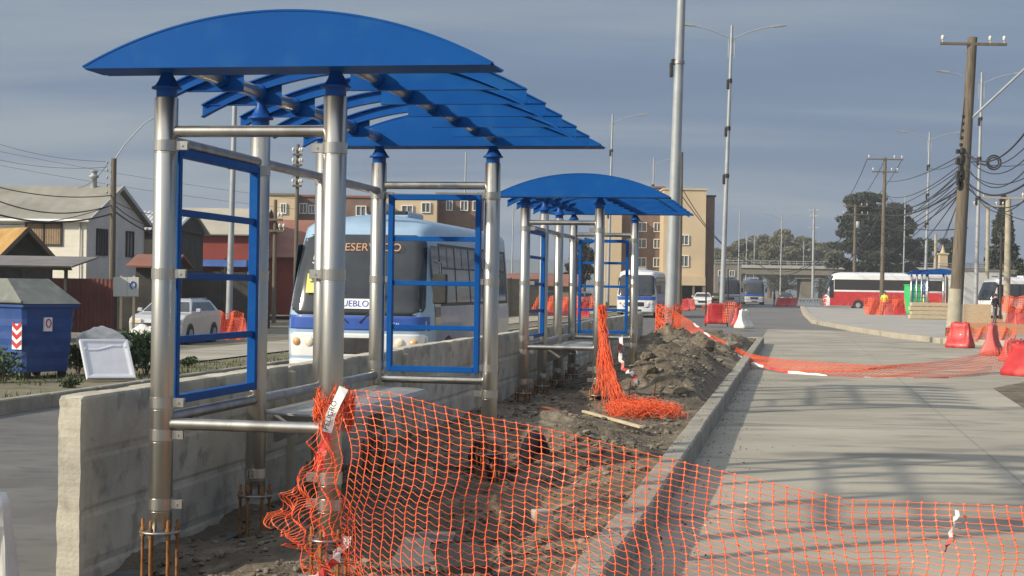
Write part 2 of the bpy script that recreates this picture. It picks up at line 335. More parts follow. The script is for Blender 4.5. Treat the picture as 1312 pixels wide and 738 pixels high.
def kerb_line(path, w, h, z0, name, m, seg=1.0, gap=.012):
    """a run of kerb stones along a polyline: every stone a chamfered block, butted with a small joint"""
    mb = MB(); 
    for (ax, ay), (bx, by) in zip(path[:-1], path[1:]):
        ln = math.hypot(bx - ax, by - ay); n = max(1, round(ln / seg)); an = math.atan2(by - ay, bx - ax)
        for i in range(n):
            k = (i + .5) / n; j = random.uniform(-.006, .006)
            mb.rbox((ax + (bx - ax) * k + j, ay + (by - ay) * k, z0 + h / 2 + random.uniform(-.005, .005)), (ln / n - gap, w, h), .018, 0, an + random.uniform(-.004, .004))
    return struct(mb.build(name, m))
def lp(t, s): v = L(t, s); return (v.x, v.y)
kerb_line([lp(-1.15, 2), lp(-1.05, 54)], .21, .345, -.22, 'median_kerb', M['kerb'])
kerb_line([lp(-4.25, 54.5), lp(-2.8, 55.4), lp(-1.05, 54.3)], .2, .3, -.2, 'median_kerb', M['kerb'])
kerb_line([lp(-10.65, 2), lp(-10.65, 200)], .16, .28, -.2, 'left_kerb', M['kerb'], 1.6)
# raised paved corner on the right with its kerb
isl = [G(1027, 391, 0), G(1033, 402, 0), G(1045, 412, 0), G(1090, 420, 0), G(1150, 429, 0), G(1212, 436, 0), G(1330, 441, 0)]
sheet([(p.x, p.y) for p in isl] + [(60, 95), (60, 170)], .02, 'pavement', mat('pavement_concrete', (.30, .29, .27), (.38, .365, .33), .4, .9, world=True))
kerb_line([(p.x, p.y) for p in isl], .45, .28, -.2, 'pavement_kerb', mat('kerb_worn', (.33, .30, .24), (.45, .41, .33), .8, .95, 0, .03, 3, c3=(.2, .17, .13), s3=.8, f3=.6, world=True))
# gravel patch at the right edge of the slab
gp = [G(1272, 497, -.11), G(1318, 488, -.11), G(1420, 500, -.11), G(1420, 560, -.11), G(1316, 525, -.11)]
sheet([(p.x, p.y) for p in gp], RZ + .006, 'gravel_patch', M['dirt'])
# orange soil on the far right
sheet([G(1235, 428, 0), G(1330, 430, 0), G(1400, 415, 0), G(1400, 400, 0), G(1245, 402, 0)], .026, 'orange_soil', mat('orange_soil', (.42, .17, .07), (.5, .26, .13), .5, .95, world=True))

# median earth
mounds = [(-1.75, 24.3, 1.1, 1.7, .30), (-1.95, 27.2, 1.0, 1.5, .35), (-2.6, 29.5, 1.0, 2.5, .37), (-1.8, 31, .8, 1.6, .28), (-2.9, 34, 1.1, 2.5, .4), (-2.2, 38.5, 1.0, 2.5, .42), (-3.3, 42.5, 1, 2.5, .5),
          (-2.35, 16.9, .75, .6, .2), (-1.8, 15.7, .5, .5, .14), (-2.9, 18.7, .6, .8, .14), (-3.3, 10.3, .35, .5, .14), (-2.2, 47, 1.2, 3, .4), (-1.75, 12.6, .4, 1.0, .1), (-2.9, 22.9, .4, .5, .13)]
pits = [(-3.95, 9.0, .42, .55, .10), (-3.9, 10.9, .3, .5, .06), (-2.5, 11.6, .65, 1.5, .25), (-2.4, 14.3, .5, .8, .12)]
def hgt(t, s):
    h = .04 - .10 * np.clip((16 - s) / 4, 0, 1) + (fbm(t * 1.3, s * 1.3, 5, 3) - .5) * .16 + (fbm(t * 5, s * 5, 4, 9) - .5) * .07 + (fbm(t * 16, s * 16, 2, 12) - .5) * .022
    for a, b, c, d, k in mounds: h = h + k * np.exp(-((t - a) / c) ** 2 - ((s - b) / d) ** 2) * (.35 + 1.1 * fbm(t * 2.2 + a, s * 2.2, 4, 21) + .9 * np.abs(fbm(t * 5 + a, s * 3.2, 4, 33) - .5))
    for a, b, c, d, k in pits: h = h - k * np.exp(-((t - a) / c) ** 4 - ((s - b) / d) ** 4)
    edge = np.clip((-1.22 - t) / .22, 0, 1); h = np.where(h < .09, h * (.25 + .75 * edge) + .06 * (1 - edge), h); return np.minimum(h, .085 + np.maximum(0, -1.27 - t) * 1.0)
def H(t, s): return float(hgt(np.array([t]), np.array([s]))[0])
def earth(s0, s1, dt, ds):
    t = np.arange(-4.3, -1.19, dt); s = np.arange(s0, s1 + ds * .5, ds); T, S_ = np.meshgrid(t, s); Z = hgt(T, S_)
    X = T * math.cos(TH) + S_ * math.sin(TH); Y = -T * math.sin(TH) + S_ * math.cos(TH)
    n = len(t); vs = np.stack([X, Y, Z], -1).reshape(-1, 3).tolist()
    fs = [(j * n + i, j * n + i + 1, (j + 1) * n + i + 1, (j + 1) * n + i) for j in range(len(s) - 1) for i in range(n - 1)]
    mb = MB(); mb.add(vs, fs, 0, True); return mb
mb = earth(3, 20, .045, .05); o = earth(20, 54.4, .07, .09); off = len(mb.v); mb.v += o.v; mb.f += [tuple(i + off for i in f) for f in o.f]; mb.m += o.m; mb.sm += o.sm
struct(mb.build('median_earth', M['dirt'], fix=False))

def rock(mb, c, r, mi=0):
    c = Vector(c); ph = (1 + 5 ** .5) / 2
    vs = [Vector(v).normalized() for v in ((-1, ph, 0), (1, ph, 0), (-1, -ph, 0), (1, -ph, 0), (0, -1, ph), (0, 1, ph), (0, -1, -ph), (0, 1, -ph), (ph, 0, -1), (ph, 0, 1), (-ph, 0, -1), (-ph, 0, 1))]
    fs = [(0, 11, 5), (0, 5, 1), (0, 1, 7), (0, 7, 10), (0, 10, 11), (1, 5, 9), (5, 11, 4), (11, 10, 2), (10, 7, 6), (7, 1, 8), (3, 9, 4), (3, 4, 2), (3, 2, 6), (3, 6, 8), (3, 8, 9), (4, 9, 5), (2, 4, 11), (6, 2, 10), (8, 6, 7), (9, 8, 1)]
    k = (random.uniform(.7, 1.3), random.uniform(.7, 1.3), random.uniform(.45, .85)); a = random.uniform(0, 6.28); ca, sa = math.cos(a), math.sin(a); o = []
    for v in vs:
        q = v * r * random.uniform(.75, 1.15); x, y, z = q.x * k[0], q.y * k[1], q.z * k[2]; o.append((c.x + x * ca - y * sa, c.y + x * sa + y * ca, c.z + z))
    mb.add(o, fs, mi)
mb = MB()
for i in range(9000):
    s_ = 8 + 40 * random.random() ** 1.7; t_ = random.uniform(-4.15, -1.35); r = random.choice((.008, .012, .012, .016, .022, .03, .045 if s_ > 14 else .02)) * random.uniform(.7, 1.3)
    if i % 3 and nz(t_ * 1.5, s_ * 1.5, 2, 5) < .45: continue
    rock(mb, L(t_, s_, H(t_, s_) + r * .3), r, random.choice((0, 0, 1)))
tag(mb.build('rubble', [M['stone'], M['dirt']], fix=False), 'loose rubble and clods strewn over the dug up median', 'rubble', kind='stuff')
big = [(-1.95, 36.2, .25, 'largest grey boulder on the earth heap behind the kerb'), (-1.5, 40.2, .26, 'pale boulder at the far end of the median beside the kerb'), (-1.75, 43.5, .24, 'rounded boulder farthest along the median'), (-1.55, 32.6, .16, 'dark cube shaped stone just behind the far kerb top'),
       (-3.25, 10.5, .10, 'fist sized pale stone in front of the concrete wall foot'), (-2.2, 24.6, .13, 'sandy clod on top of the nearest earth heap'), (-1.6, 23.1, .13, 'small brown clod at the foot of the earth heap'), (-2.5, 27.4, .17, 'broad sandy lump crowning the second earth heap')]
for t_, s_, r, lab in big:
    mb = MB(); rock(mb, (0, 0, 0), r); o = mb.build('boulder', M['dirt'] if t_ < -1.9 or s_ < 30 else M['stone']); o.location = L(t_, s_, H(t_, s_) + r * .35); tag(o, lab, 'boulder', 'stones on the median')

# ------------------------------------------------------------------ grit spilled over the kerb on to the slab
mb = MB()
for i in range(1100):
    s_ = 8 + 42 * random.random() ** 1.4; t_ = -.98 + abs(random.gauss(0, .35)) * (1 if nz(s_ * .6, 2, 2, 4) > .45 else .35)
    if i % 5 == 0: t_ = -1.15 + random.uniform(-.1, .1)
    rock(mb, L(t_, s_, (.13 if t_ < -1.04 else RZ + .008)), random.choice((.004, .006, .006, .009, .012)), random.choice((0, 0, 1)))
tag(mb.build('grit', [mat('pale_grit', (.20, .185, .15), (.33, .31, .26), 9, .95), M['dirt']], fix=False), 'fine grit and crumbs of soil spilled along the median kerb', 'grit', kind='stuff')
# ------------------------------------------------------------------ concrete wall
wall = thing('concrete_wall', 'long low wall of stacked grey concrete panels beside the blue shelters', 'wall', L(-4.33, 8.89, 0), -TH)
def panel_mesh(ln, h, th, seed, gap=0., grooves=None):
    """a slab as a fine box with worn edges; local x = thickness, y along, z up"""
    ny, nzz, nx = max(6, int(ln / .04)), (53 if grooves else 9), 8
    loop = [(th / 2, z) for z in np.linspace(0, h, nzz)] + [(x, h) for x in np.linspace(th / 2, -th / 2, nx)[1:-1]] + [(-th / 2, z) for z in np.linspace(h, 0, nzz)] + [(x, 0) for x in np.linspace(-th / 2, th / 2, nx)[1:-1]]
    n = len(loop); lx = np.array([p[0] for p in loop]); lz = np.array([p[1] for p in loop])
    Y = np.repeat(np.linspace(0, ln, ny + 1)[:, None], n, 1); X = np.repeat(lx[None], ny + 1, 0); Z = np.repeat(lz[None], ny + 1, 0)
    k = fbm(Y * 3 + seed * 7, Z * 5 + X * 9, 4, seed) + 1.4 * np.maximum(0, fbm(Y * 1.3 + seed, Z * 9, 3, seed + 5) - .62)
    e = np.maximum(0, 1 - np.minimum(np.abs(Z), np.abs(h - Z)) / .03) * .010 + np.maximum(0, 1 - np.minimum(Y, ln - Y) / .04) * .014
    chip = np.maximum(0, 1 - np.minimum(np.abs(h - Z), np.minimum(Y, ln - Y)) / .05) * np.maximum(0, fbm(Y * 7 + seed, Z * 7 + 3, 3, seed + 9) - .55) * .035
    if grooves:
        for g_ in grooves: e = e + np.maximum(0, 1 - np.abs(Z - g_) / .036) * .016 * (X > 0) * np.clip(Y / .1, 0, 1)
    d = (k - .5) * .006 + e * (.5 + .5 * k) + chip
    side = np.abs(np.abs(X) - th / 2) < 1e-6; sc_ = np.where(side, 1.0, .2 if h < 1 else 0)
    XX = X - np.sign(X) * d * sc_; ZZ = Z - np.where(Z > h - 1e-6, d * .9, 0)
    endm = np.zeros_like(Y); endm[0] = 1; endm[-1] = -1
    YY = Y + endm * ((fbm(X * 30 + seed, Z * 14, 4, seed) - .4) * .014 + chip)
    vs = np.stack([XX, YY, ZZ], -1).reshape(-1, 3).tolist(); fs = []
    for j in range(ny):
        for i in range(n): fs.append((j * n + i, j * n + (i + 1) % n, (j + 1) * n + (i + 1) % n, (j + 1) * n + i))
    for base, flip in ((0, 0), (ny * n, 1)):
        r_ = [base + i for i in range(nzz)]; l_ = [base + nzz + (nx - 2) + (nzz - 1 - i) for i in range(nzz)]
        for i in range(nzz - 1):
            # a few columns across the end so that it can be uneven
            f = (r_[i], l_[i], l_[i + 1], r_[i + 1]); fs.append(f[::-1] if flip else f)
    mb = MB(); mb.add(vs, fs, 0, False); return mb
hs = [1.32]
bay = [4.0, 4.0, 4.1, 4.0, 4.0, 4.1, 4.0, 4.0, 4.0]
y = 0
for bi, ln in enumerate(bay):
    z = -.28
    for k, h in enumerate(hs):
        o = panel_mesh(ln - .012, h - .01 * (bi % 2), .17, bi * 3 + k + 1, grooves=(.26, .60, .95)).build('wall_panel', M['concrete'], wall); o.location = (random.uniform(-.006, .006), y, z); z += h
    if bi: 
        mb = MB(); mb.rbox((.06, y - .03, .40), (.15, .085, 1.2 - .02 * (bi % 3)), .012); mb.build('wall_post', mat('pale_concrete', (.42, .38, .28), (.5, .46, .36), 5, .9, 0, .003, 30) if bi == 1 else bpy.data.materials['pale_concrete'], wall)
    y += ln

# ------------------------------------------------------------------ bus shelter
PY = [0, 1.74, 3.33, 5.07]; PW = 1.09; PR = .0725; ZB = .19; ZT = 2.885
XL, XR, ZC, SAG = -.44, 2.11, 3.045, .325
def arc_z(x, off=0):
    c = (XR - XL) / 2; xm = (XL + XR) / 2; Rr = (c * c + SAG * SAG) / (2 * SAG); q = Rr * Rr - (x - xm) ** 2
    return ZC + SAG - Rr + math.sqrt(max(q, 0)) + off
def rib_plate(mb, x0, x1, y, th, mi=0):
    xs = np.linspace(x0, x1, 14); o = [(x0, ZC)] + [(x1, ZC)] + [(x, max(arc_z(x), ZC + .004)) for x in xs[::-1]]
    mb.prism(o, y - th / 2, y + th / 2, mi)
def arc_strip(mb, y0, y1, off0, off1, n=36, x0=XL, x1=XR, mi=0):
    xs = np.linspace(x0, x1, n); up = [(x, arc_z(x, off1)) for x in xs]; lo = [(x, arc_z(x, off0)) for x in xs[::-1]]
    vs = [(x, y0, z) for x, z in up + lo] + [(x, y1, z) for x, z in up + lo]; N_ = 2 * n; fs = []
    for i in range(n - 1):
        a, b, c, d = i, i + 1, N_ - 2 - i, N_ - 1 - i; fs += [(a, d, c, b), (N_ + a, N_ + b, N_ + c, N_ + d)]
        fs += [(a, b, N_ + b, N_ + a), (d, N_ + d, N_ + c, c)]
    fs += [(0, N_, N_ + N_ - 1, N_ - 1), (n - 1, n, N_ + n, N_ + n - 1)]
    mb.add(vs, fs, mi, False)
def clamp(z, side, parent, tabdir=(1, 0)):
    mb = MB(); mb.lathe([(PR + .0005, -.034), (PR + .0045, -.0335), (PR + .0045, .0335), (PR + .0005, .034)], (0, 0, z), 32, smooth=False)
    mb.lathe([(PR + .0002, -.047), (PR + .0016, -.0455), (PR + .0002, -.044)], (0, 0, z), 28)
    if side:
        a = math.atan2(tabdir[1], tabdir[0])
        for q in (-.011, .011):
            mb.rbox((math.cos(a) * (PR + .036) - math.sin(a) * q, math.sin(a) * (PR + .036) + math.cos(a) * q, z + .002), (.076, .007, .056), .002, 0, a)
        mb.tube([(math.cos(a) * (PR + .038) + math.sin(a) * .022, math.sin(a) * (PR + .038) - math.cos(a) * .022, z), (math.cos(a) * (PR + .038) - math.sin(a) * .022, math.sin(a) * (PR + .038) + math.cos(a) * .022, z)], .008, 8)
    mb.build('clamp', M['steel'], parent)
def make_shelter(label, group):
    T = thing('bus_shelter', label, 'bus shelter', L(-3.85, 9.17), -TH, group)
    spots = [(0, y, i) for i, y in enumerate(PY)] + [(PW, PY[0], 4), (PW, PY[3], 5)]
    for x, y, i in spots:
        mb = MB(); mb.lathe([(PR - .004, ZB), (PR, ZB + .005), (PR, ZT - .004), (PR - .006, ZT)], (0, 0, 0), 32); p = mb.build('post', M['steel'], T); p.location = (x, y, 0)
        mb = MB(); mb.lathe([(.064, ZT - .01), (.064, ZT + .05), (.092, ZT + .052), (.094, ZT + .062), (.07, ZT + .075), (.054, ZT + .10), (.040, ZT + .135), (.033, ZT + .18), (.034, ZT + .19)], (0, 0, 0), 24)
        for k in range(4):
            a = k * math.pi / 2 + .78; mb.prism([(.033, ZT + .15), (.085, ZT + .066), (.03, ZT + .066)], -.003, .003)
        mb.build('cap', M['blue'] if False else M['navy'], p)
        dirs = (0, 1) if x == 0 and i < 3 else (1, 0)
        zz = {0: (2.585, 1.79, .99, .79, .36), 1: (2.56, 1.79, 1.0, .35), 2: (2.6, 1.79, .35), 3: (2.58, 1.79, .99, .35), 4: (2.57, 1.8, .4, .56), 5: (2.58, 1.78, .98, .74, .35)}[i]
        for z in zz: clamp(z, 1, p, (1, 0) if i in (0,) else ((-1, 0) if i in (5, 4) else (1, 0) if i == 3 else (0, -1)))
        mb = MB(); mb.lathe([(.125, ZB - .008), (.128, ZB - .006), (.128, ZB + .004), (.125, ZB + .006)], (0, 0, 0), 28)
        mb.build('base_plate', M['steel_dull'], p)
        for k in range(6):
            a = k * math.pi / 3 + .35; q = (math.cos(a) * .105, math.sin(a) * .105)
            mb = MB(); pts = [(q[0], q[1], zz_) for zz_ in np.linspace(-.35, ZB + .075 + random.uniform(-.01, .01), 28)]
            mb.tube(pts, [.0098 if j % 2 else .0112 for j in range(28)], 8)
            mb.lathe([(.018, 0), (.018, .018)], (q[0], q[1], ZB + .008), 6, smooth=False); mb.lathe([(.018, 0), (.018, .018)], (q[0], q[1], ZB - .03), 6, smooth=False)
            mb.build('anchor_bolt', M['rust'], p)
    rr = .0365
    def rail(a, b, r=rr, m='steel'):
        mb = MB(); mb.tube([a, b], r, 20); return mb.build('rail', M[m], T)
    for z in (2.675, .86):
        rail((PR - .01, PY[0], z), (PW - PR + .01, PY[0], z)); rail((PR - .01, PY[3], z), (PW - PR + .01, PY[3], z))
    for z, m in ((2.62, 'steel_dull'), (.89, 'steel_dull')):
        for i in range(3): rail((0.0, PY[i] + PR - .01, z), (0.0, PY[i + 1] - PR + .01, z), .036, m)
    # blue ladder panels
    def panel(a, b, nrm, z0, z1):
        a = Vector(a); b = Vector(b); d = (b - a).normalized(); an = math.atan2(d.y, d.x); ln = (b - a).length; mb = MB()
        for q in (0, 1):
            c = a + d * (.025 + q * (ln - .05)); mb.rbox((c.x, c.y, (z0 + z1) / 2), (.05, .065, z1 - z0), .004, 0, an)
        for k, z in enumerate((z0 + .027, z1 - .027)):
            c = (a + b) / 2; mb.rbox((c.x, c.y, z), (ln - .1, .065, .054), .004, 0, an)
        for k in (1, 2, 3):
            c = (a + b) / 2; mb.rbox((c.x, c.y, z0 + (z1 - z0) * k / 4), (ln - .1, .03, .044), .003, 0, an)
        return mb.build('panel_frame', M['blue'], T)
    panel((.012, PY[0] + PR + .05, 0), (.012, PY[1] - PR - .04, 0), 0, .97, 2.585)
    panel((PR + .03, PY[3], 0), (PW - PR - .03, PY[3], 0), 0, .93, 2.59)
    # roof
    for y0, y1 in ((-.25, .09), (4.95, 5.29)):
        mb = MB(); rib_plate(mb, XL, XR, y0, .008); rib_plate(mb, XL, XR, y1, .008)
        arc_strip(mb, y0 - .008, y0 + .03, -.004, .007); arc_strip(mb, y1 - .03, y1 + .008, -.004, .007)
        mb.box(((XL + XR) / 2, (y0 + y1) / 2, ZC - .004), (XR - XL - .02, y1 - y0 + .01, .012))
        arc_strip(mb, y0 + .032, y1 - .032, -.012, -.002)
        mb.build('roof_gable', M['blue'], T)
    for y in (.92, 1.72, 2.52, 3.32, 4.12):
        mb = MB(); 
        arc_strip(mb, y - .004, y + .004, -.085, -.012)
        arc_strip(mb, y - .032, y + .032, -.010, .0); arc_strip(mb, y - .032, y + .032, -.096, -.086)
        rib_plate(mb, XL, .16, y + .012, .006); rib_plate(mb, PW - .18, XR, y + .012, .006)
        for x0, x1 in ((XL, .16), (PW - .18, XR)): mb.box(((x0 + x1) / 2, y + .012, ZC - .003), (x1 - x0, .05, .006))
        for x in (0, PW): mb.tube([(x, y - .075, 3.125), (x, y + .09, 3.125)], .06, 20)
        mb.build('roof_rib', M['blue'], T)
    for x in (0, PW):
        mb = MB(); mb.tube([(x, -.2, 3.125), (x, 5.25, 3.125)], .048, 20); mb.build('roof_beam', M['steel'], T)
    # bench: thin folded plate on brackets along the back row
    o = [(.02, .80), (.10, .792), (.40, .785), (.50, .775), (.545, .745), (.552, .70), (.540, .70), (.532, .738), (.495, .762), (.40, .771), (.10, .778), (.02, .786)]
    mb = MB(); mb.prism(o, PY[1] + .02, PY[3] - .1); b = mb.build('bench_seat', mat('bench_plate', (.32, .32, .31), (.42, .41, .39), 3, .5, .5) if 'bench_plate' not in bpy.data.materials else bpy.data.materials['bench_plate'], T)
    for y in (PY[1] + .3, PY[2], PY[3] - .35):
        mb = MB(); mb.prism([(.03, .785), (.5, .76), (.45, .72), (.06, .55), (.03, .55)], y - .004, y + .004); mb.build('bracket', M['steel_dull'], b)
    return T
SH = 'bus shelters along the median'
shelter = make_shelter('nearest unfinished bus shelter, steel posts and arched blue roof over the net', SH)
sh2 = dup(shelter, 'second bus shelter down the median, orange net hanging on its front post', L(-3.85, 22.42, .0), -TH, SH)
sh3 = dup(shelter, 'small faraway blue roofed shelter beside the green cabin and big pole', P(1188, 394, 108), R(-2), SH)
sh3.location.z = 0.0

# ------------------------------------------------------------------ orange netting
def net_mesh(S, U, V, cell_u, cell_v, rh, rv, sub=3, drop=None, node=1.0, mb=None):
    """S(u,v)->Vector over columns U and rows V (counts); round strands in both directions with flat welded nodes"""
    mb = mb or MB()
    for j in range(V + 1):
        seg = []
        for i in range(U * sub + 1):
            u = i / sub
            if drop and drop(u, j): 
                if len(seg) > 1: mb.tube(seg, rh, 4, cap=False)
                seg = []; continue
            seg.append(S(u, j))
        if len(seg) > 1: mb.tube(seg, rh, 4, cap=False)
    for i in range(U + 1):
        seg = []
        for j in range(V * 2 + 1):
            v = j / 2
            if drop and drop(i, v):
                if len(seg) > 1: mb.tube(seg, rv, 4, cap=False)
                seg = []; continue
            seg.append(S(i, v))
        if len(seg) > 1: mb.tube(seg, rv, 4, cap=False)
    if node:
        for i in range(U + 1):
            for j in range(V + 1):
                if drop and drop(i, j): continue
                p = S(i, j); du = (S(i + .1, j) - S(i - .1, j)).normalized(); dv = (S(i, j + .1) - S(i, j - .1)).normalized(); n = du.cross(dv).normalized() * rv * 1.1
                a, b = du * rv * 3.2 * node, dv * rv * 2.2 * node
                vs = [p + a + n, p + b + n, p - a + n, p - b + n, p + a - n, p + b - n, p - a - n, p - b - n]
                mb.add(vs, [(0, 1, 2, 3), (7, 6, 5, 4), (0, 4, 5, 1), (1, 5, 6, 2), (2, 6, 7, 3), (3, 7, 4, 0)])
    return mb
def polyf(pts):
    """arc-length parametrised polyline of pixel/depth points"""
    w = [P(*p) for p in pts]; d = [0]
    for a, b in zip(w[:-1], w[1:]): d.append(d[-1] + (b - a).length)
    def f(q):
        q = max(0, min(1, q)) * d[-1]
        xs = [float(np.interp(q, d, [p[k] for p in w])) for k in range(3)]; return Vector(xs)
    return f, d[-1]
tp, tl = polyf([(428, 506, 9.36), (450, 500, 9.32), (500, 503, 9.25), (560, 519, 9.15), (620, 534, 9.1), (700, 549, 9.0), (770, 566, 8.9), (840, 584, 8.8), (900, 598, 8.7), (960, 612, 8.6), (1030, 629, 8.5), (1090, 641, 8.45), (1160, 643, 8.4), (1230, 646, 8.3), (1312, 650, 8.2), (1400, 654, 8.1), (1480, 657, 8.0)])
bt, bl = polyf([(458, 742, 9.2), (475, 760, 9.0), (540, 775, 8.8), (620, 785, 8.6), (700, 800, 8.5), (800, 828, 8.35), (900, 850, 8.2), (1000, 868, 8.1), (1100, 880, 8.0), (1200, 885, 7.9), (1312, 890, 7.8), (1500, 895, 7.6)])
NU, NV = 64, 29
def S1(u, v):
    q = u / NU; w = v / NV; a = tp(q); b = bt(q); p = a.lerp(b, w)
    env = math.sin(min(1, w * 1.3) * math.pi / 2)
    lft = max(0, 1 - q * 2.2)
    p.y += env * (.10 * math.sin(u * .42 + 1) + .08 * math.sin(u * .16 + v * .38) + .03 * math.sin(u * .8 + v * .18)) - lft * .22 * math.sin(w * math.pi)
    p.x += env * (.030 * math.sin(v * .25 + u * .12) + .006 * math.sin(v * .9 + u * .5)) + lft * .06 * math.sin(w * 5)
    p.z += env * (.012 * math.sin(u * .5 + v * .2) + .006 * math.sin(u * 1.9 + v * .6)) + .012 * math.sin(u * 6.2832 * .5) * 0
    f = u - math.floor(u + 1e-6); p.z += (.5 - f if .02 < f < .98 else 0) * (.030 * lft + .010) * env - .002 * math.sin(f * math.pi); p.z += .003 * math.sin((v * 12.9 + math.floor(u) * 7.3)) * env
    return p
mb = net_mesh(S1, NU, NV, .09, .07, .0019, .0029, 5, node=1.1)
# flap left of the post
ft, _ = polyf([(428, 506, 9.36), (412, 540, 9.3), (395, 585, 9.25), (378, 620, 9.22), (360, 645, 9.2), (343, 660, 9.2)])
fb, _ = polyf([(458, 742, 9.15), (445, 745, 9.12), (430, 745, 9.1), (412, 742, 9.1), (398, 735, 9.1), (385, 715, 9.1)])
def S2(u, v):
    q = u / 14; w = v / 24; p = ft(q).lerp(fb(q), w); p.x += .025 * math.sin(u * 2.1 + v * .4); p.y += .05 * math.sin(u * 1.1 + v * .5) - .08 * math.sin(w * math.pi); p.x += .02 * math.sin(v * .9 + u) ; p.z += .012 * math.sin(u * 2.3 + v * .8); return p
net_mesh(S2, 14, 24, .09, .07, .0019, .0027, 4, drop=lambda u, v: (u > 11.5 and v > 16) or (u > 13.2 and 5 < v < 9) or (u > 12.6 and 11 < v < 14), mb=mb)
# gathered tie around the post
pc = P(429, 520, 9.47)
for k in range(46):
    a0 = random.uniform(0, 6.28); pts = []
    for i in range(9):
        a = a0 + i * .35; r = .085 + random.uniform(0, .05); pts.append(pc + Vector((math.cos(a) * r, math.sin(a) * r, random.uniform(-.17, .12) * (.3 + i / 9))))
    mb.tube(pts, .0028, 4, cap=False)
tag(mb.build('safety_net', M['net'], fix=False), 'large orange mesh net tied to the near shelter post and sagging across the road', 'safety net', 'orange safety nets')

# tape tied on the near post, draped strip on the net
def ribbon(pts, w, name, mats, label, cat, stripe=.12, nrm=None, group=None, parent=None, twist=0):
    mb = MB(); pts = [Vector(p) for p in pts]; n = len(pts); dist = 0
    sd = []
    for i, p in enumerate(pts):
        d = (pts[min(i + 1, n - 1)] - pts[max(i - 1, 0)]).normalized(); a = Vector(nrm or (0, 1, 0)); s_ = d.cross(a); s_ = s_.normalized() if s_.length > 1e-4 else Vector((1, 0, 0))
        if twist: s_ = Matrix.Rotation(math.sin(i * .9) * twist, 3, d) @ s_
        sd.append(s_ * w / 2)
    for i in range(n - 1):
        a, b = pts[i], pts[i + 1]; mi = int(dist / stripe) % 2 if len(mats) > 1 else 0; dist += (b - a).length; e_ = Vector((0, .0012, .0005))
        vs = [a - sd[i], a + sd[i], b + sd[i + 1], b - sd[i + 1]]; vs += [v + e_ for v in vs]
        mb.add(vs, [(0, 1, 2, 3), (7, 6, 5, 4), (0, 4, 5, 1), (1, 5, 6, 2), (2, 6, 7, 3), (3, 7, 4, 0)], mi)
    o = mb.build(name, mats)
    if label: tag(o, label, cat, group)
    return o
def smooth_pts(pts, n):
    f, _ = polyf(pts); return [f(i / (n - 1)) for i in range(n)]
def jit(pts, a): return [p + Vector((random.uniform(-a, a), random.uniform(-a, a), random.uniform(-a, a))) for p in pts]
tape = ribbon(jit(smooth_pts([(440, 498, 9.3), (428, 520, 9.28), (420, 548, 9.27), (412, 580, 9.27), (408, 604, 9.28)], 12), .006), .058, 'caution_tape', [M['white_tape'], M['red_tape']], 'white and red caution tape knotted on the near post, its end hanging down', 'caution tape', .27, twist=.4)
mw = Matrix.Translation(P(423, 532, 9.2)) @ FACE_CAM @ Matrix.Rotation(R(72), 4, 'Z')
text_mesh('PELIGRO', .046, 'lettering', M['black'], tape, mw)
ribbon(jit(smooth_pts([(1228, 652, 8.24), (1224, 668, 8.22), (1217, 690, 8.2), (1211, 708, 8.2)], 14), .008), .022, 'plastic_strip', [M['white_tape'], M['redfade']], 'short white plastic strip tied to the sagging net over the road', 'tape', .15, twist=1)
ribbon(jit(smooth_pts([(446, 690, 9.2), (436, 706, 9.15), (425, 724, 9.1), (412, 738, 9.05), (380, 742, 9.0)], 12), .012), .05, 'torn_tape', [M['white_tape'], M['red_tape']], 'torn tape end lying around the bolts of the near right post', 'tape', .16, twist=.8)

# net across the road, farther back
t2, l2 = polyf([(862, 398, 50), (880, 409, 48), (905, 425, 45), (930, 440, 41), (960, 452, 38), (1000, 460, 36), (1060, 466, 35), (1130, 470, 34.5), (1190, 465, 35), (1230, 457, 36), (1270, 450, 38), (1312, 440, 39), (1345, 430, 39)])
b2, _ = polyf([(866, 424, 50), (882, 430, 48), (905, 440, 45), (930, 452, 41), (955, 464, 37.5), (1000, 474, 35.5), (1060, 481, 34.3), (1130, 484.5, 33.9), (1190, 484, 34), (1230, 482, 34.5), (1270, 476, 36), (1312, 466, 37), (1345, 460, 37)])
NU2 = 190
def S3(u, v):
    q = u / NU2; w = v / 8; p = t2(q).lerp(b2(q), w); p.z += .02 * math.sin(u * .35 + v) * w; p.y += .06 * math.sin(u * .23 + v * .7); p.z += .025 * math.sin(u * .11) * (1 - w); return p
mb = net_mesh(S3, NU2, 8, .07, .05, .0042, .0062, 1, node=.8)
tag(mb.build('safety_net', M['net'], fix=False), 'low orange net strung across the road between lamp pole and red barriers', 'safety net', 'orange safety nets')
ribbon(jit(smooth_pts([(888, 414, 47), (915, 436, 43), (940, 453, 39), (965, 466, 36.5), (1000, 475.5, 35.2), (1060, 482, 34.2), (1130, 485.5, 33.8), (1190, 485, 33.9), (1215, 484, 34)], 60), .012), .06, 'caution_tape', [M['white_tape'], M['redfade']], 'long white and red tape running along the foot of the net across the road', 'caution tape', 1.0)

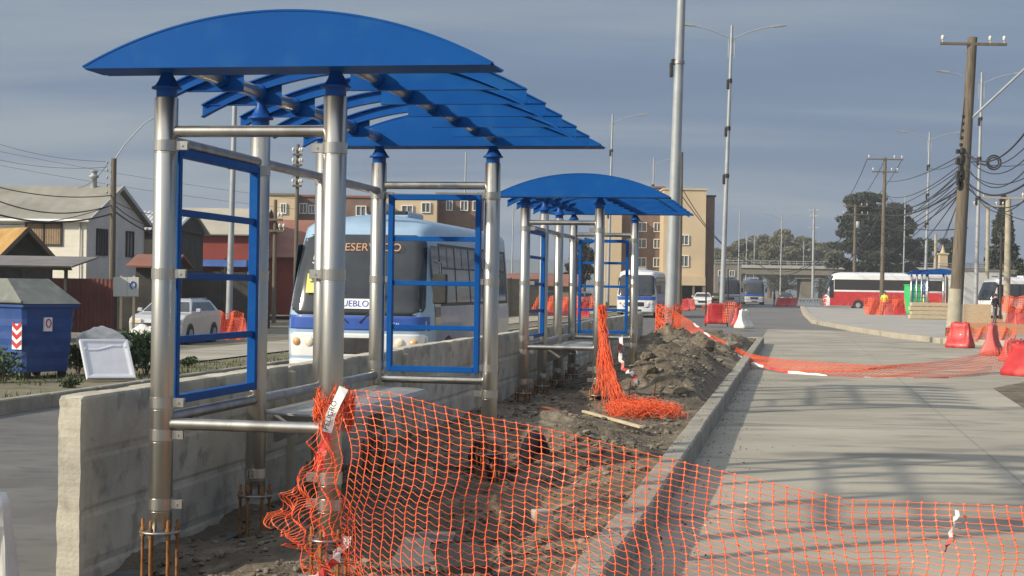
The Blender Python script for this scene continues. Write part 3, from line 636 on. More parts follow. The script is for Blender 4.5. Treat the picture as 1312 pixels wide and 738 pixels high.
# hanging bunch at the second shelter
mb = MB()
def strand(pts, r=.004): mb.tube(pts, r, 4, cap=False)
p0 = P(771, 392, 22.5)
for k in range(85):
    a = random.uniform(-1, 1); e_ = random.random()
    end = P(765 + 48 * e_ + random.uniform(-8, 8), 500 + 45 * e_, 22.3 - .6 * e_); n = 16; pts = []
    for i in range(n):
        q = i / (n - 1); b_ = p0 + Vector((a * .05, random.uniform(-.08, 0), 0)); c = b_.lerp(end, q ** 1.15); c.x = b_.x + (end.x - b_.x) * q ** 2.2
        c += Vector((random.uniform(-.025, .025), random.uniform(-.05, .05), random.uniform(-.02, .02))); pts.append(c)
    strand(pts, .0036)
for k in range(230):
    q = random.random(); c = P(788 + 70 * q, 0, 22.0 - .9 * random.random()); t_, s_ = None, None
    c = P(790 + 66 * q, 545 + random.uniform(-9, 8), 20.4); c.z = max(c.z, .05); 
    c.y += random.uniform(-.5, .5); c.z = .10 + random.random() * .2 * (1 - abs(q - .4)); pts = []
    a0 = random.uniform(0, 6.28); rr_ = random.uniform(.06, .2)
    for i in range(9):
        a = a0 + i * .5; pts.append(c + Vector((math.cos(a) * rr_ * 1.4, math.sin(a) * rr_, .05 * math.sin(i * 2.1 + k) + random.uniform(-.02, .02))))
    strand(pts, .0034)
tag(mb.build('safety_net', M['net'], fix=False), 'bunched orange net hanging down the second shelter post into a heap on the dirt', 'safety net', 'orange safety nets')
def wrap_net(c, r, h, name, label, m='net', n=60, rr_=.008):
    mb = MB()
    for k in range(n):
        a0 = random.uniform(0, 6.28); z0 = random.uniform(0, h); pts = []
        for i in range(8):
            a = a0 + i * .45; pts.append(Vector((c[0] + math.cos(a) * r * random.uniform(.85, 1.1), c[1] + math.sin(a) * r, c[2] + z0 + .1 * math.sin(i * 1.7 + k))))
        mb.tube(pts, rr_, 4, cap=False)
    for k in range(n // 3):
        a = random.uniform(0, 6.28); mb.tube([Vector((c[0] + math.cos(a + i * .05) * r, c[1] + math.sin(a) * r, c[2] + h * i / 6)) for i in range(7)], rr_, 4, cap=False)
    return tag(mb.build(name, M[m], fix=False), label, 'safety net', 'orange safety nets')
wrap_net(P(856, 432, 52.6), .42, 1.05, 'safety_net', 'orange net wrapped round the foot of the tall near lamp pole', n=90)

# ------------------------------------------------------------------ bits on the median
def plank(a, b, w, h, m, label, name='plank', cat='plank'):
    a, b = Vector(a), Vector(b); ln = (b - a).length; d = (b - a).normalized(); mb = MB(); mb.rbox((0, 0, 0), (ln, w, h), .004)
    o = mb.build(name, m); o.matrix_world = Matrix.Translation((a + b) / 2) @ d.to_track_quat('X', 'Z').to_matrix().to_4x4(); return tag(o, label, cat)
def gz(x, y, up=.03):
    g = G(x, y, .08); return Vector((g.x, g.y, .08 + up))
plank(gz(748, 530), gz(822, 553, .05), .06, .03, M['palewood'], 'thin pale wooden batten lying by the heap of orange net')
plank(gz(697, 525), gz(732, 538, .05), .10, .03, mat('orange_board', (.5, .14, .05), (.6, .22, .1), 5, .7), 'short orange painted board on the dirt before the second shelter')
def block(x, y, w, d, h, rz, m, label, tilt=0, name='concrete_block', cat='concrete block', z=0.0):
    mb = panel_mesh(d, h, w, int(x)); o = mb.build(name, m); g = G(x, y, .05 + z); o.matrix_world = Matrix.Translation((g.x, g.y, g.z)) @ Matrix.Rotation(rz, 4, 'Z') @ Matrix.Rotation(tilt, 4, 'X'); return tag(o, label, cat)
block(528, 742, .34, .7, .07, R(-8), M['asphalt'], 'flat grey concrete slab leaning in the pit behind the net', R(12), 'concrete_slab', 'concrete slab', -.16)  # dark road colour stands in for the pit's shade on the slab
block(700, 672, .13, .18, .10, R(20), M['concrete'], 'small broken concrete block in the trench behind the net')
block(602, 735, .3, .5, .05, R(15), M['darkwood'], 'dark board lying in the pit behind the near net', R(8), 'board', 'board')
mb = MB(); mb.rbox((0, 0, .035), (.09, .06, .07), .006); o = mb.build('wood_offcut', M['palewood']); o.location = gz(548, 612, .0); o.location.z = .1; tag(o, 'small pale wood offcut on the dark dirt behind the net', 'wood offcut')
for x, y, r, lab in ((640, 598, .10, 'left one of two black corrugated pipe ends poking up at the back post'), (668, 588, .08, 'right one of two black corrugated pipe ends at the back post')):
    mb = MB(); g = G(x, y, .05); a = [Vector((g.x + q * .22 * (1 if r < .09 else -1), g.y + q * .3, -.12 + .36 * math.sin(q * 2.6))) for q in np.linspace(0, 1, 24)]
    mb.tube(a, [r * (.9 if i % 2 else 1) for i in range(24)], 14); tag(mb.build('conduit_pipe', M['black']), lab, 'pipe', 'black conduits by the back post')
# rebar stubs around the second shelter's feet
k = 0
for (t_, s_, lab) in ((-2.3, 22.2, 'rusty bar standing near the second shelter front'), (-2.0, 23.0, 'bent rusty bar beside the earth heap foot')):
    mb = MB(); p = L(t_, s_, 0); mb.tube([p, p + Vector((.02, 0, .2)), p + Vector((.05, .03, .42))], .008, 6); tag(mb.build('rebar', M['rust']), lab, 'rebar')
ribbon(jit(smooth_pts([(797, 430, 23.5), (793, 450, 23.2), (799, 470, 23.1), (812, 482, 22.9), (816, 492, 22.6)], 20), .03), .06, 'torn_tape', [M['white_tape'], M['redfade']], 'torn white and red tape dangling off the far right post of the second shelter', 'tape', .2, twist=.8)
# vertical timber stake seen in front of the wall
mb = MB(); mb.rbox((0, 0, .42), (.05, .035, .86), .005); o = mb.build('wooden_stake', M['palewood']); g = L(-4.12, 16.9); o.location = (g.x, g.y, .05); tag(o, 'upright pale wooden stake standing against the concrete wall', 'stake')
# crumpled plastic near the orange heap
for x, y, lab in ((850, 527, 'crumpled white plastic scrap near the heap of orange net'), (762, 478, 'white plastic scrap at the foot of the netted post')):
    mb = MB(); rock(mb, (0, 0, 0), .12); o = mb.build('plastic_scrap', M['white_tape']); g = G(x, y, .1); o.location = g; o.location.z = .13; o.scale = (1.3, .8, .5); tag(o, lab, 'plastic scrap')

# ------------------------------------------------------------------ vehicles
def bus(name, label, loc, rz, Lh, W2, Ht, cols, group=None, dest=None, detail=True, style='mini'):
    """front looks to -Y in local space, origin on the road under the front"""
    T = thing(name, label, 'bus', loc, rz, group)
    z0 = .32; zs = list(np.linspace(z0, Ht - .32, 22)) + [Ht - .25, Ht - .18, Ht - .12, Ht - .07, Ht - .035, Ht - .012, Ht]
    def wd(z):
        if z < 1.0: return W2 * (.985 + .015 * (z - z0) / (1 - z0))
        if z <= Ht - .32: return W2 * (1 - .10 * ((z - 1) / (Ht - 1.3)) ** 1.4)
        q = (z - (Ht - .32)) / .32; return W2 * .90 * (1 - q ** 3.2 * .8) if q < 1 else W2 * .12
    def yf(x, z):
        ax = min(1, abs(x) / wd(z)); base = 0.04 * max(0, (.8 - z)) if z < .8 else 0
        if z > 1.3: base = .27 * (z - 1.3) + .06 * (z - 1.3) ** 2
        if z > Ht - .32: base += .75 * ((z - (Ht - .32)) / .32) ** 2.2
        return base + .16 * ax ** 2.2 + .28 * max(0, (ax - .82) / .18) ** 2
    mb = MB(); nx = 25; vs = []; n = None
    for z in zs:
        w = wd(z); ring = [(-w * .97, Lh - .05 - .0, z)]; rb = Lh - (.25 * max(0, (z - (Ht - .32)) / .32) ** 2)
        xs = [math.copysign(abs(q) ** .75, q) * w for q in np.linspace(-1, 1, nx)]
        ring = [(-w * .9, rb, z), (-w, rb - .08, z)] + [(-w, rb - .1 - (rb - .1 - yf(w, z) - .1) * k / 3, z) for k in (1, 2)] + [(x, yf(x, z), z) for x in xs] + [(w, rb - .1 - (rb - .1 - yf(w, z) - .1) * k / 3, z) for k in (2, 1)] + [(w, rb - .08, z), (w * .9, rb, z)]
        n = len(ring); vs += ring
    fs = [(j * n + i, j * n + (i + 1) % n, (j + 1) * n + (i + 1) % n, (j + 1) * n + i) for j in range(len(zs) - 1) for i in range(n)]
    fs += [tuple(range(n - 1, -1, -1)), tuple(range((len(zs) - 1) * n, len(zs) * n))]
    mb.add(vs, fs, 0, True); body = mb.build('body', cols['body'], T)
    def fpatch(xa, xb, za, zb, m, nm, off=.012, par=None, nxx=16, nzz=12, rr_=0):
        """patch that follows the front: xa/xb may be functions of z"""
        mb = MB(); vs = []
        for j in range(nzz + 1):
            z = za + (zb - za) * j / nzz; a = xa(z) if callable(xa) else xa; b = xb(z) if callable(xb) else xb
            if rr_:
                e_ = min(z - za, zb - z); k = rr_ - math.sqrt(max(0, rr_ ** 2 - max(0, rr_ - e_) ** 2)) if e_ < rr_ else 0; a += k; b -= k
            for i in range(nxx + 1):
                x = a + (b - a) * i / nxx; vs.append((x, yf(x, z) - off, z))
        N1 = (nxx + 1) * (nzz + 1); vs += [(x, y + off + .01, z) for x, y, z in vs]
        fs = []
        for j in range(nzz):
            for i in range(nxx): q = j * (nxx + 1) + i; fs.append((q, q + 1, q + nxx + 2, q + nxx + 1))
        bd = [i for i in range(nxx + 1)] + [j * (nxx + 1) + nxx for j in range(1, nzz + 1)] + [nzz * (nxx + 1) + i for i in range(nxx - 1, -1, -1)] + [j * (nxx + 1) for j in range(nzz - 1, 0, -1)]
        for a, b in zip(bd, bd[1:] + bd[:1]): fs.append((a, a + N1, b + N1, b))
        mb.add(vs, fs, 0, True); return mb.build(nm, m, par or T, fix=False)
    ws = fpatch(lambda z: -wd(z) * .93, lambda z: wd(z) * .93, 1.345, Ht - .38, M['glassdk'], 'windshield', .014, nxx=24, nzz=20, rr_=.16)
    fpatch(lambda z: -wd(z) * .97, lambda z: wd(z) * .97, 1.10, 1.33, cols['band'], 'front_band', .01, nxx=24)
    fpatch(-W2 * .93, W2 * .93, .38, .60, cols['bumper'], 'bumper', .05, nxx=24, rr_=.06)
    fpatch(-W2 * .95, W2 * .95, .64, 1.04, cols['bumper'], 'front_panel', .006, nxx=24, rr_=.05)
    fpatch(-.5, .5, .70, .97, M['black'], 'grille', .012, rr_=.05)
    fpatch(-.35, .35, .41, .52, M['black'], 'air_intake', .056, rr_=.04)
    for s_ in (-1, 1):
        for x, r, m in ((W2 * .62, .085, 'lamp'), (W2 * .80, .07, 'lens')):
            hb = MB(); z = .89; q = Vector((s_ * x, yf(s_ * x, z) - .012, z))
            hb.lathe([(r, 0), (r * .8, .022), (r * .3, .034)], (0, 0, 0), 16); o = hb.build('headlight', M[m], T); o.location = q; o.rotation_euler = (R(90), 0, s_ * R(16))
        if s_ < 0 and style == 'mini': continue
        hb = MB(); hb.tube([(s_ * (W2 - .02), .45, 2.25), (s_ * (W2 + .17), .12, 2.22), (s_ * (W2 + .19), .10, 1.98)], .018, 6); hb.rbox((s_ * (W2 + .17), .12, 1.80), (.24, .1, .5), .03); hb.build('mirror', M['black'], T)
    def spatch(side, ya, yb, za, zb, m, nm, off=.006, par=None):
        mb = MB(); vs = []; nzz = 8
        for j in range(nzz + 1):
            z = za + (zb - za) * j / nzz
            for y in (ya, yb): vs.append((side * (wd(z) + off), y, z))
        fs = [(2 * j, 2 * j + 1, 2 * j + 3, 2 * j + 2) for j in range(nzz)]; N1 = len(vs); vs += [(x - side * (off + .01), y, z) for x, y, z in vs]
        fs += [(0, N1, N1 + 1, 1), (N1 - 2, N1 - 1, 2 * N1 - 1, 2 * N1 - 2)] + [(2 * j, 2 * j + 2, N1 + 2 * j + 2, N1 + 2 * j) for j in range(nzz)] + [(2 * j + 1, N1 + 2 * j + 1, N1 + 2 * j + 3, 2 * j + 3) for j in range(nzz)]
        mb.add(vs, fs); return mb.build(nm, m, par or T)
    for sd in (1, -1):
        if cols.get('side'): spatch(sd, .62, Lh - .12, .36, 1.5 if style == 'mini' else 1.78, cols['side'], 'side_panel', .004)
        if cols.get('belt'): spatch(sd, .62, Lh - .12, .36, .95, cols['belt'], 'belt_panel', .007)
        wtop = Ht - (.5 if style == 'mini' else .75); wl = 1.5 if style == 'mini' else 1.95
        spatch(sd, 1.05, Lh - .2, wl, wtop, M['black'], 'window_band', .005)
        spatch(sd, .55, 1.0, 1.15, wtop - .05, M['glassdk'], 'driver_window', .008)
        ny = int((Lh - 1.4) / (1.05 if style == 'mini' else 3.2))
        for i in range(ny):
            y0 = 1.12 + i * (Lh - 1.4) / ny; y1 = y0 + (Lh - 1.4) / ny - (.12 if style == 'mini' else .05)
            w_ = spatch(sd, y0, y1, wl + .06, wtop - .05, M['glass'] if style == 'mini' else M['black'], 'window', .009)
            if style != 'mini': continue
            spatch(sd, y0, y1, (wl + wtop) / 2 + .1, (wl + wtop) / 2 + .13, M['black'], 'window_bar', .013, w_); spatch(sd, (y0 + y1) / 2 - .015, (y0 + y1) / 2 + .015, (wl + wtop) / 2 + .13, wtop - .06, M['black'], 'window_bar', .013, w_)
    for y in ((1.55 if style == 'mini' else 3.4), Lh - 1.9):
        for sd in (-1, 1):
            ab = MB(); ab.tube([(sd * (W2 - .25), y, .47), (sd * (W2 + .012), y, .47)], .52, 24); ab.build('wheel_arch', M['black'], T)
            wb = MB(); wb.tube([(sd * (W2 - .22), y, .43), (sd * (W2 + .03), y, .43)], .43, 28); w_ = wb.build('wheel', M['rubber'], T)
            rb = MB(); rb.tube([(sd * (W2 - .1), y, .43), (sd * (W2 + .04), y, .43)], .24, 20); rb.tube([(sd * (W2 + .03), y, .43), (sd * (W2 + .07), y, .43)], .09, 12); rb.build('rim', M['galv'], w_)
    if style == 'mini':
        rb = MB(); rb.rbox((0, Lh * .35, Ht + .03), (.8, 1.1, .12), .04); rb.build('roof_hatch', cols['body'], T)
        vb = MB(); vb.rbox((.35, .75, Ht - .0), (.7, .12, .06), .02); vb.build('roof_vent', M['black'], T)
    for s_ in (-1, 1):
        wb = MB(); wb.tube([(s_ * .1, yf(.1, 1.22) - .03, 1.22), (s_ * .45, yf(.45, 1.5) - .03, 1.55), (s_ * .62, yf(.6, 1.9) - .03, 1.85)], .01, 5); wb.build('wiper', M['black'], T)
    return T, yf, wd
b1, yf, wd = bus('city_bus', 'light blue minibus coming towards us behind the nearest shelter and wall', L(-7.13, 24.9, RZ), -TH, 7.5, 1.26, 3.07,
        dict(body=M['busblue'], band=M['busroyal'], bumper=M['buswhite'], side=M['busside']), 'buses on the left carriageway')
def on_front(x, z, off=.03):
    sl_ = math.atan(.27 + .12 * max(0, z - 1.3)); return Matrix.Translation((x, yf(x, z) - off, z)) @ Matrix.Rotation(-sl_ if z > 1.3 else 0, 4, 'X') @ FACE_CAM
text_mesh('RESERVADO', .2, 'display_text', M['amber'], b1, on_front(.15, 2.47))
text_mesh('58', .2, 'route_number', M['letterwhite'], b1, on_front(-.72, 2.25, .06))
text_mesh('PUEBLO', .15, 'sign_lettering', M['busroyal'], b1, on_front(-.02, 1.53, .04))
o = MB().box((0, 0, 0), (.62, .008, .17)).build('destination_sign', M['letterwhite'], b1); o.matrix_basis = on_front(-.02, 1.53, .03) @ FACE_CAM.inverted()
o = MB().box((0, 0, 0), (.30, .008, .34)).build('yellow_sign', M['yellow'], b1); o.matrix_basis = on_front(-.72, 1.86, .05) @ FACE_CAM.inverted()
text_mesh('32', .15, 'sign_number', M['black'], b1, on_front(-.74, 1.92, .07))
text_mesh('CAL', .07, 'plate_lettering', M['letterwhite'], b1, on_front(.72, 1.2, .02))
b2_, yf2, wd2 = bus('city_bus', 'blue and white minibus farther up the left carriageway beyond the second shelter', L(-9.6, 97, RZ), -TH, 8.2, 1.25, 3.05,
        dict(body=M['buswhite'], band=M['busroyal'], bumper=M['buswhite'], side=M['busroyal']), 'buses on the left carriageway')
lb = MB()
lb.add([(-1.12, yf2(-1.1, 1.1) - .02, 1.09), (1.12, yf2(1.1, 1.1) - .02, 1.09), (.75, yf2(.7, .8) - .02, .62), (-.75, yf2(.7, .8) - .02, .62), (-1.12, 0.3, 1.16), (1.12, .3, 1.16), (.75, .3, .62), (-.75, .3, .62)],
       [(0, 1, 2, 3), (0, 4, 5, 1), (1, 5, 6, 2), (2, 6, 7, 3), (3, 7, 4, 0)])
lb.build('front_livery', M['busroyal'], b2_)
dark = dict(body=mat('dark_blue_paint', (.035, .05, .085), (.05, .07, .11), 3, .35, coat=.4), band=M['busroyal'], bumper=M['silver'])
g3 = P(962, 388, 190); bus('city_bus', 'dark navy bus with bright bumper waiting before the overpass', (g3.x + .4, 190, -.15), R(-6), 9, 1.25, 3.1, dark, 'buses before the overpass')
g3 = P(935, 388, 178); bus('city_bus', 'white fronted dark bus just left of the navy bus', (g3.x, 178, -.15), R(-6), 9, 1.2, 3.1, dict(body=dark['body'], band=M['buswhite'], bumper=M['buswhite']), 'buses before the overpass')
co, _, _ = bus('coach', 'red and white long distance coach parked beyond the paved corner', P(1058, 384, 158), R(94), 12.0, 1.28, 3.75,
        dict(body=M['buswhite'], band=M['red'], bumper=M['red'], side=M['red'], belt=M['red']), None, style='coach'); co.location.z = -.1; co['category'] = 'coach'
co.rotation_euler = (0, 0, R(-97)); co.location = P(1054, 384, 158); co.location.z = -.1; co.location.y = 158
cb, _, _ = bus('city_bus', 'white bus on the far right behind the concrete poles', P(1258, 390, 108), R(-80), 9.5, 1.2, 3.0, dict(body=M['buswhite'], band=M['buswhite'], bumper=M['silver'], side=M['buswhite']), None); cb.location.z = -.1

def car(label, loc, rz, paint, group='cars parked and waiting', h=1.62, ln=4.3, w=.89, name='parked_car', cat='car'):
    """front to -Y"""
    T = thing(name, label, cat, loc, rz, group)
    low = [(-.0, .32), (.0, .72), (.06, .86), (.35, .98), (1.1, 1.06), (ln - .15, 1.10), (ln - .02, .95), (ln, .38), (ln - .1, .25), (.12, .22)]
    def loft(prof, wf, nm, m):
        mb = MB(); n = len(prof); vs = []
        for k in (-1, -.93, .93, 1):
            sc = 1 if abs(k) < .95 else .0
            for y, z in prof: vs.append((k * wf(z), (y - ln / 2) * (1 if abs(k) < .95 else .985) + ln / 2, z if abs(k) < .95 else z * .98 + .012))
        fs = [tuple(range(n)), tuple(range(4 * n - 1, 3 * n - 1, -1))]
        for j in range(3):
            for i in range(n): fs.append((j * n + i, j * n + (i + 1) % n, (j + 1) * n + (i + 1) % n, (j + 1) * n + i))
        mb.add(vs, fs); return mb.build(nm, m, T)
    loft(low, lambda z: w * (.97 if z < .5 else 1 - .03 * max(0, z - .8)), 'body', paint)
    gh = [(1.0, 1.05), (1.62, h - .08), (1.95, h - .01), (2.9, h), (ln - .55, h - .06), (ln - .12, 1.08)]
    loft(gh, lambda z: w * (.95 - .26 * (z - 1.05) / (h - 1.05)), 'cabin', paint)
    def sw(z): return w * (.95 - .26 * (z - 1.05) / (h - 1.05)) + .006
    for sd in (-1, 1):
        for a, b, c, d in ((1.15, 1.95, 1.72, 1.98), (2.03, 2.9, 2.05, 2.88), (2.98, ln - .5, 2.97, ln - .75)):
            vs = [(sd * sw(1.1), a, 1.1), (sd * sw(1.1), b, 1.1), (sd * sw(h - .12), d, h - .12), (sd * sw(h - .12), c, h - .12)]; vs += [(x - sd * .02, y, z) for x, y, z in vs]
            MB().add(vs, [(0, 1, 2, 3), (0, 4, 5, 1), (1, 5, 6, 2), (2, 6, 7, 3), (3, 7, 4, 0)]).build('side_window', M['glassdk'], T)
        for y in (.85, ln - .85):
            MB().tube([(sd * (w - .2), y, .34), (sd * (w + .004), y, .34)], .37, 22).build('wheel_arch', M['black'], T)
            wb = MB().tube([(sd * (w - .18), y, .32), (sd * (w + .012), y, .32)], .32, 24).build('wheel', M['rubber'], T)
            MB().tube([(sd * (w - .1), y, .32), (sd * (w + .02), y, .32)], .2, 14).build('rim', M['galv'], wb)
        MB().rbox((sd * (w + .1), 1.35, 1.12), (.16, .1, .13), .03).build('mirror', paint, T)
        MB().rbox((sd * w * .72, -.0, .78), (w * .42, .09, .15), .03).build('headlight', M['lamp'], T)
        MB().rbox((sd * w * .8, ln - .04, .98), (w * .25, .1, .24), .02).build('tail_light', M['red'], T)
        MB().tube([(sd * w * .62, 1.75, h + .01), (sd * w * .62, ln - .7, h)], .02, 6).build('roof_rail', M['galv'], T)
        MB().rbox((sd * (w + .002), 2.1, .98), (.02, .16, .03), .005).build('door_handle', paint, T)
    vs = [(-w * .86, 1.06, 1.08), (w * .86, 1.06, 1.08), (w * .68, 1.60, h - .12), (-w * .68, 1.60, h - .12)]; vs = [(x, y - .03, z + .012) for x, y, z in vs] + [(x, y + .03, z - .02) for x, y, z in vs]
    MB().add(vs, [(0, 1, 2, 3), (0, 4, 5, 1), (1, 5, 6, 2), (2, 6, 7, 3), (3, 7, 4, 0)]).build('windshield', M['glassdk'], T)
    MB().rbox((0, .0, .62), (w * .95, .06, .22), .02).build('grille', M['black'], T)
    MB().rbox((0, .02, .36), (w * 1.9, .14, .16), .03).build('bumper', M['silver'], T)
    return T
car('silver suv facing us three quarters on, seen through the near blue panel frame', (P(199, 436, 50).x, 50, -.35), R(-6), M['silver'], h=1.50)
for x, y, Y, m, lab, rz in ((900, 384, 150, 'buswhite', 'small white car far up the left carriageway near the yellow taxi', -8), (914, 380, 180, 'taxi', 'yellow topped vehicle far away beside the tan apartment block', -8), (1008, 384, 215, 'glassdk', 'dark car waiting under the overpass', -8), (672, 395, 105, 'glassdk', 'dark car in the yard left of the silver one behind the second shelter', -30), (700, 392, 118, 'silver', 'silver car in the yard behind the second shelter', -60)):
    c = P(x, y, Y); car(lab, (c.x, Y, -.12), R(rz), M[m], h=1.5)

# ------------------------------------------------------------------ wheelie container, tray, bags
def waste_bin():
    T = thing('waste_container', 'large blue waste container with sloping grey lid on the left verge', 'container', (P(40, 480, 27.5).x, 27.5, .0), R(-36))
    a, b, h = 1.0, 1.1, 1.27
    mb = MB(); n = 10; vs = []
    for k in range(n + 1):
        z = .12 + (h - .12) * k / n; q = .86 + .14 * k / n + (.018 if k % 2 else 0); q = q if k < n else 1.03
        for px, py in ((-.5, -.44), (-.44, -.5), (.44, -.5), (.5, -.44), (.5, .44), (.44, .5), (-.44, .5), (-.5, .44)): vs.append((px * a * q, py * b * q, z))
    fs = [tuple(range(7, -1, -1)), tuple(range(n * 8, n * 8 + 8))] + [(j * 8 + i, j * 8 + (i + 1) % 8, j * 8 + 8 + (i + 1) % 8, j * 8 + 8 + i) for j in range(n) for i in range(8)]
    mb.add(vs, fs); mb.build('body', M['binblue'], T)
    mb = MB(); mb.rbox((0, 0, h + .0), (a * 1.1, b * 1.1, .07), .02); mb.build('rim', M['binblue'], T)
    A, B = a * .56, b * .56; z1 = h + .036; z2 = h + .47
    vs = [(-A, -B, z1), (A, -B, z1), (A, B, z1), (-A, B, z1), (-A * .95, -B * .62, z2), (-A * .35, -B * .62, z2), (-A * .35, B * .8, z2), (-A * .95, B * .8, z2)]
    vs2 = MB().add(vs, [(3, 2, 1, 0), (4, 5, 6, 7), (0, 1, 5, 4), (1, 2, 6, 5), (2, 3, 7, 6), (3, 0, 4, 7)]); vs2.build('lid', M['lidgrey'], T)
    mb = MB(); mb.tube([(-A, -B - .02, z1 + .03), (A, -B - .02, z1 + .03)], .025, 8); mb.build('lid_bar', M['lidgrey'], T)
    for k in range(5):
        pass
    # chevrons on the camera side corner
    c = MB(); x0, y0, zc = .33, -b * .5 - .004, .74
    c.box((x0, y0, zc), (.26, .01, .44)); ch = c.build('chevron_sign', M['letterwhite'], T)
    c = MB()
    for k in range(3):
        zz = zc - .19 + k * .155; v = [(x0 - .125, zz + .06), (x0, zz - .02), (x0 + .125, zz + .06), (x0 + .125, zz + .14), (x0, zz + .06), (x0 - .125, zz + .14)]
        for q in ((0, 1, 4, 5), (1, 2, 3, 4)):
            c.prism([v[i] for i in q], y0 - .012, y0 - .006)
    c.build('chevrons', M['red'], ch)
    c = MB(); c.box((a * .5 - .0, -.05, .95), (.05, .16, .24)); lg = c.build('logo_plate', M['letterwhite'], T)
    c = MB(); c.tube([(a * .5 + .028, -.05 + .05 * math.cos(q), .97 + .07 * math.sin(q)) for q in np.linspace(0, 6.28, 14)], .012, 5); c.build('logo', M['red'], lg)
    for px in (-1, 1):
        for py in (-1, 1): w_ = MB(); w_.tube([(px * a * .36 - .03, py * b * .34, .08), (px * a * .36 + .03, py * b * .34, .08)], .08, 14); w_.build('wheel', M['rubber'], T)
    return T
waste_bin()
# shower tray leaning
T = thing('shower_tray', 'white square shower tray leaning on rubbish beside the blue container', 'shower tray', L(-12.05, 27.0, .02), 0)
tr = MB(); ny = 14
def tray_z(x, z):
    e_ = max(abs(x), abs(z)); base = 0 if e_ > .42 else -.022 * min(1, (.42 - e_) / .06)
    k = abs(z - .26 - .05 * math.sin(x * 7)); 
    return base + (.012 if k < .02 and e_ < .4 else 0)
g_ = np.linspace(-.46, .46, 40); vs = [(x, -(.03 + tray_z(x, z)), z + .46) for z in g_ for x in g_]; n = 40
fs = [(j * n + i, j * n + i + 1, (j + 1) * n + i + 1, (j + 1) * n + i) for j in range(n - 1) for i in range(n - 1)]
bd = list(range(n)) + [j * n + n - 1 for j in range(1, n)] + [(n - 1) * n + i for i in range(n - 2, -1, -1)] + [j * n for j in range(n - 2, 0, -1)]
N1 = len(vs); vs += [(vs[i][0], .05, vs[i][2]) for i in bd]; fs += [(bd[k], N1 + k, N1 + (k + 1) % len(bd), bd[(k + 1) % len(bd)]) for k in range(len(bd))] + [tuple(range(N1, N1 + len(bd)))]
o = tr.add(vs, fs).build('basin', M['white'], T)
dr = MB(); dr.lathe([(.045, 0), (.04, .01), (.02, .012)], (0, 0, 0), 16); d_ = dr.build('drain', M['black'], o); d_.location = (-.14, .01, .58); d_.rotation_euler = (R(90), 0, 0)
T.rotation_euler = (R(-36), R(1), R(34)); T.scale = (.92, .9, .86); T.location = P(143, 476, 26.6)
T.location.z = .06
def lump(name, loc, r, k, m, label, cat, seed, n=18):
    mb = MB(); vs = []
    for j in range(n + 1):
        for i in range(2 * n):
            a = math.pi * i / n; b = math.pi * j / n - math.pi / 2; x, y, z = math.cos(a) * math.cos(b), math.sin(a) * math.cos(b), math.sin(b)
            q = .75 + .55 * nz(x * 2 + seed, y * 2 + z * 3, 4, seed); vs.append((x * r * k[0] * q, y * r * k[1] * q, (z + .8) * r * k[2] * q))
    fs = [(j * 2 * n + i, j * 2 * n + (i + 1) % (2 * n), (j + 1) * 2 * n + (i + 1) % (2 * n), (j + 1) * 2 * n + i) for j in range(n) for i in range(2 * n)]
    mb.add(vs, fs, 0, True); o = mb.build(name, m); o.location = loc; return tag(o, label, cat)
c = P(130, 445, 28.2); lump('rubbish_sack', (c.x, 28.3, .35), .42, (1.1, .8, .65), M['sandbag'], 'white plastic sack heaped behind the leaning shower tray', 'sack', 4)
c = P(190, 440, 33); lump('rubbish_sack', (c.x, 33, .1), .5, (1.0, .8, .7), M['sandbag'], 'pale sack by the bush behind the near left post', 'sack', 9)

def leaves(mb, c, rad, n, size, mi=(0,), squash=1.0, hollow=.35):
    c = Vector(c)
    for i in range(n):
        while True:
            d = Vector((random.uniform(-1, 1), random.uniform(-1, 1), random.uniform(-1, 1)))
            if hollow < d.length < 1: break
        p = c + Vector((d.x * rad[0], d.y * rad[1], d.z * rad[2])); s_ = size * random.uniform(.6, 1.4)
        a = Vector((random.gauss(0, 1), random.gauss(0, 1), random.gauss(0, .6))).normalized(); b = a.orthogonal().normalized(); b = Matrix.Rotation(random.uniform(0, 6.28), 3, a) @ b; c2 = a.cross(b)
        mb.add([p - b * s_, p - c2 * s_ * .45, p + b * s_, p + c2 * s_ * .45], [(0, 1, 2, 3)], random.choice(mi))
def bush(x, y, Y, r, n, size, label, m='leafgreen', name='bush', cat='bush', h=1):
    c = P(x, y, Y); T = thing(name, label, cat, (c.x, Y, 0)); mb = MB()
    for k in range(6):
        leaves(mb, (random.uniform(-.6, .6) * r, random.uniform(-.3, .3) * r, random.uniform(.3, 1.0) * r * h), (r * .6, r * .45, r * .5 * h), n // 6, size, hollow=0)
    mb.build('foliage', M[m], T, fix=False); st = MB()
    for k in range(7): st.tube([(0, 0, -.05), (random.uniform(-.3, .3) * r, random.uniform(-.2, .2) * r, r * .5), (random.uniform(-.7, .7) * r, random.uniform(-.4, .4) * r, r * 1.1 * h)], .012, 5)
    st.build('stems', M['bark'], T); return T
bush(186, 470, 28.6, .62, 1500, .05, 'leafy green bush between shower tray and near left post')
bush(100, 470, 28.6, .42, 800, .045, 'small ragged bush between blue container and shower tray')
bush(170, 440, 31, .5, 700, .05, 'dark bush behind the tray under the sign posts', h=1.1)
bush(4, 480, 26, .45, 700, .04, 'dry dark bush at the left frame edge by the container')
bush(238, 473, 31.5, .22, 300, .035, 'low weed clump by the left kerb seen through the panel frame', h=.7)
bush(92, 487, 25, .2, 300, .03, 'small weed at the kerb below the blue container', h=.7)
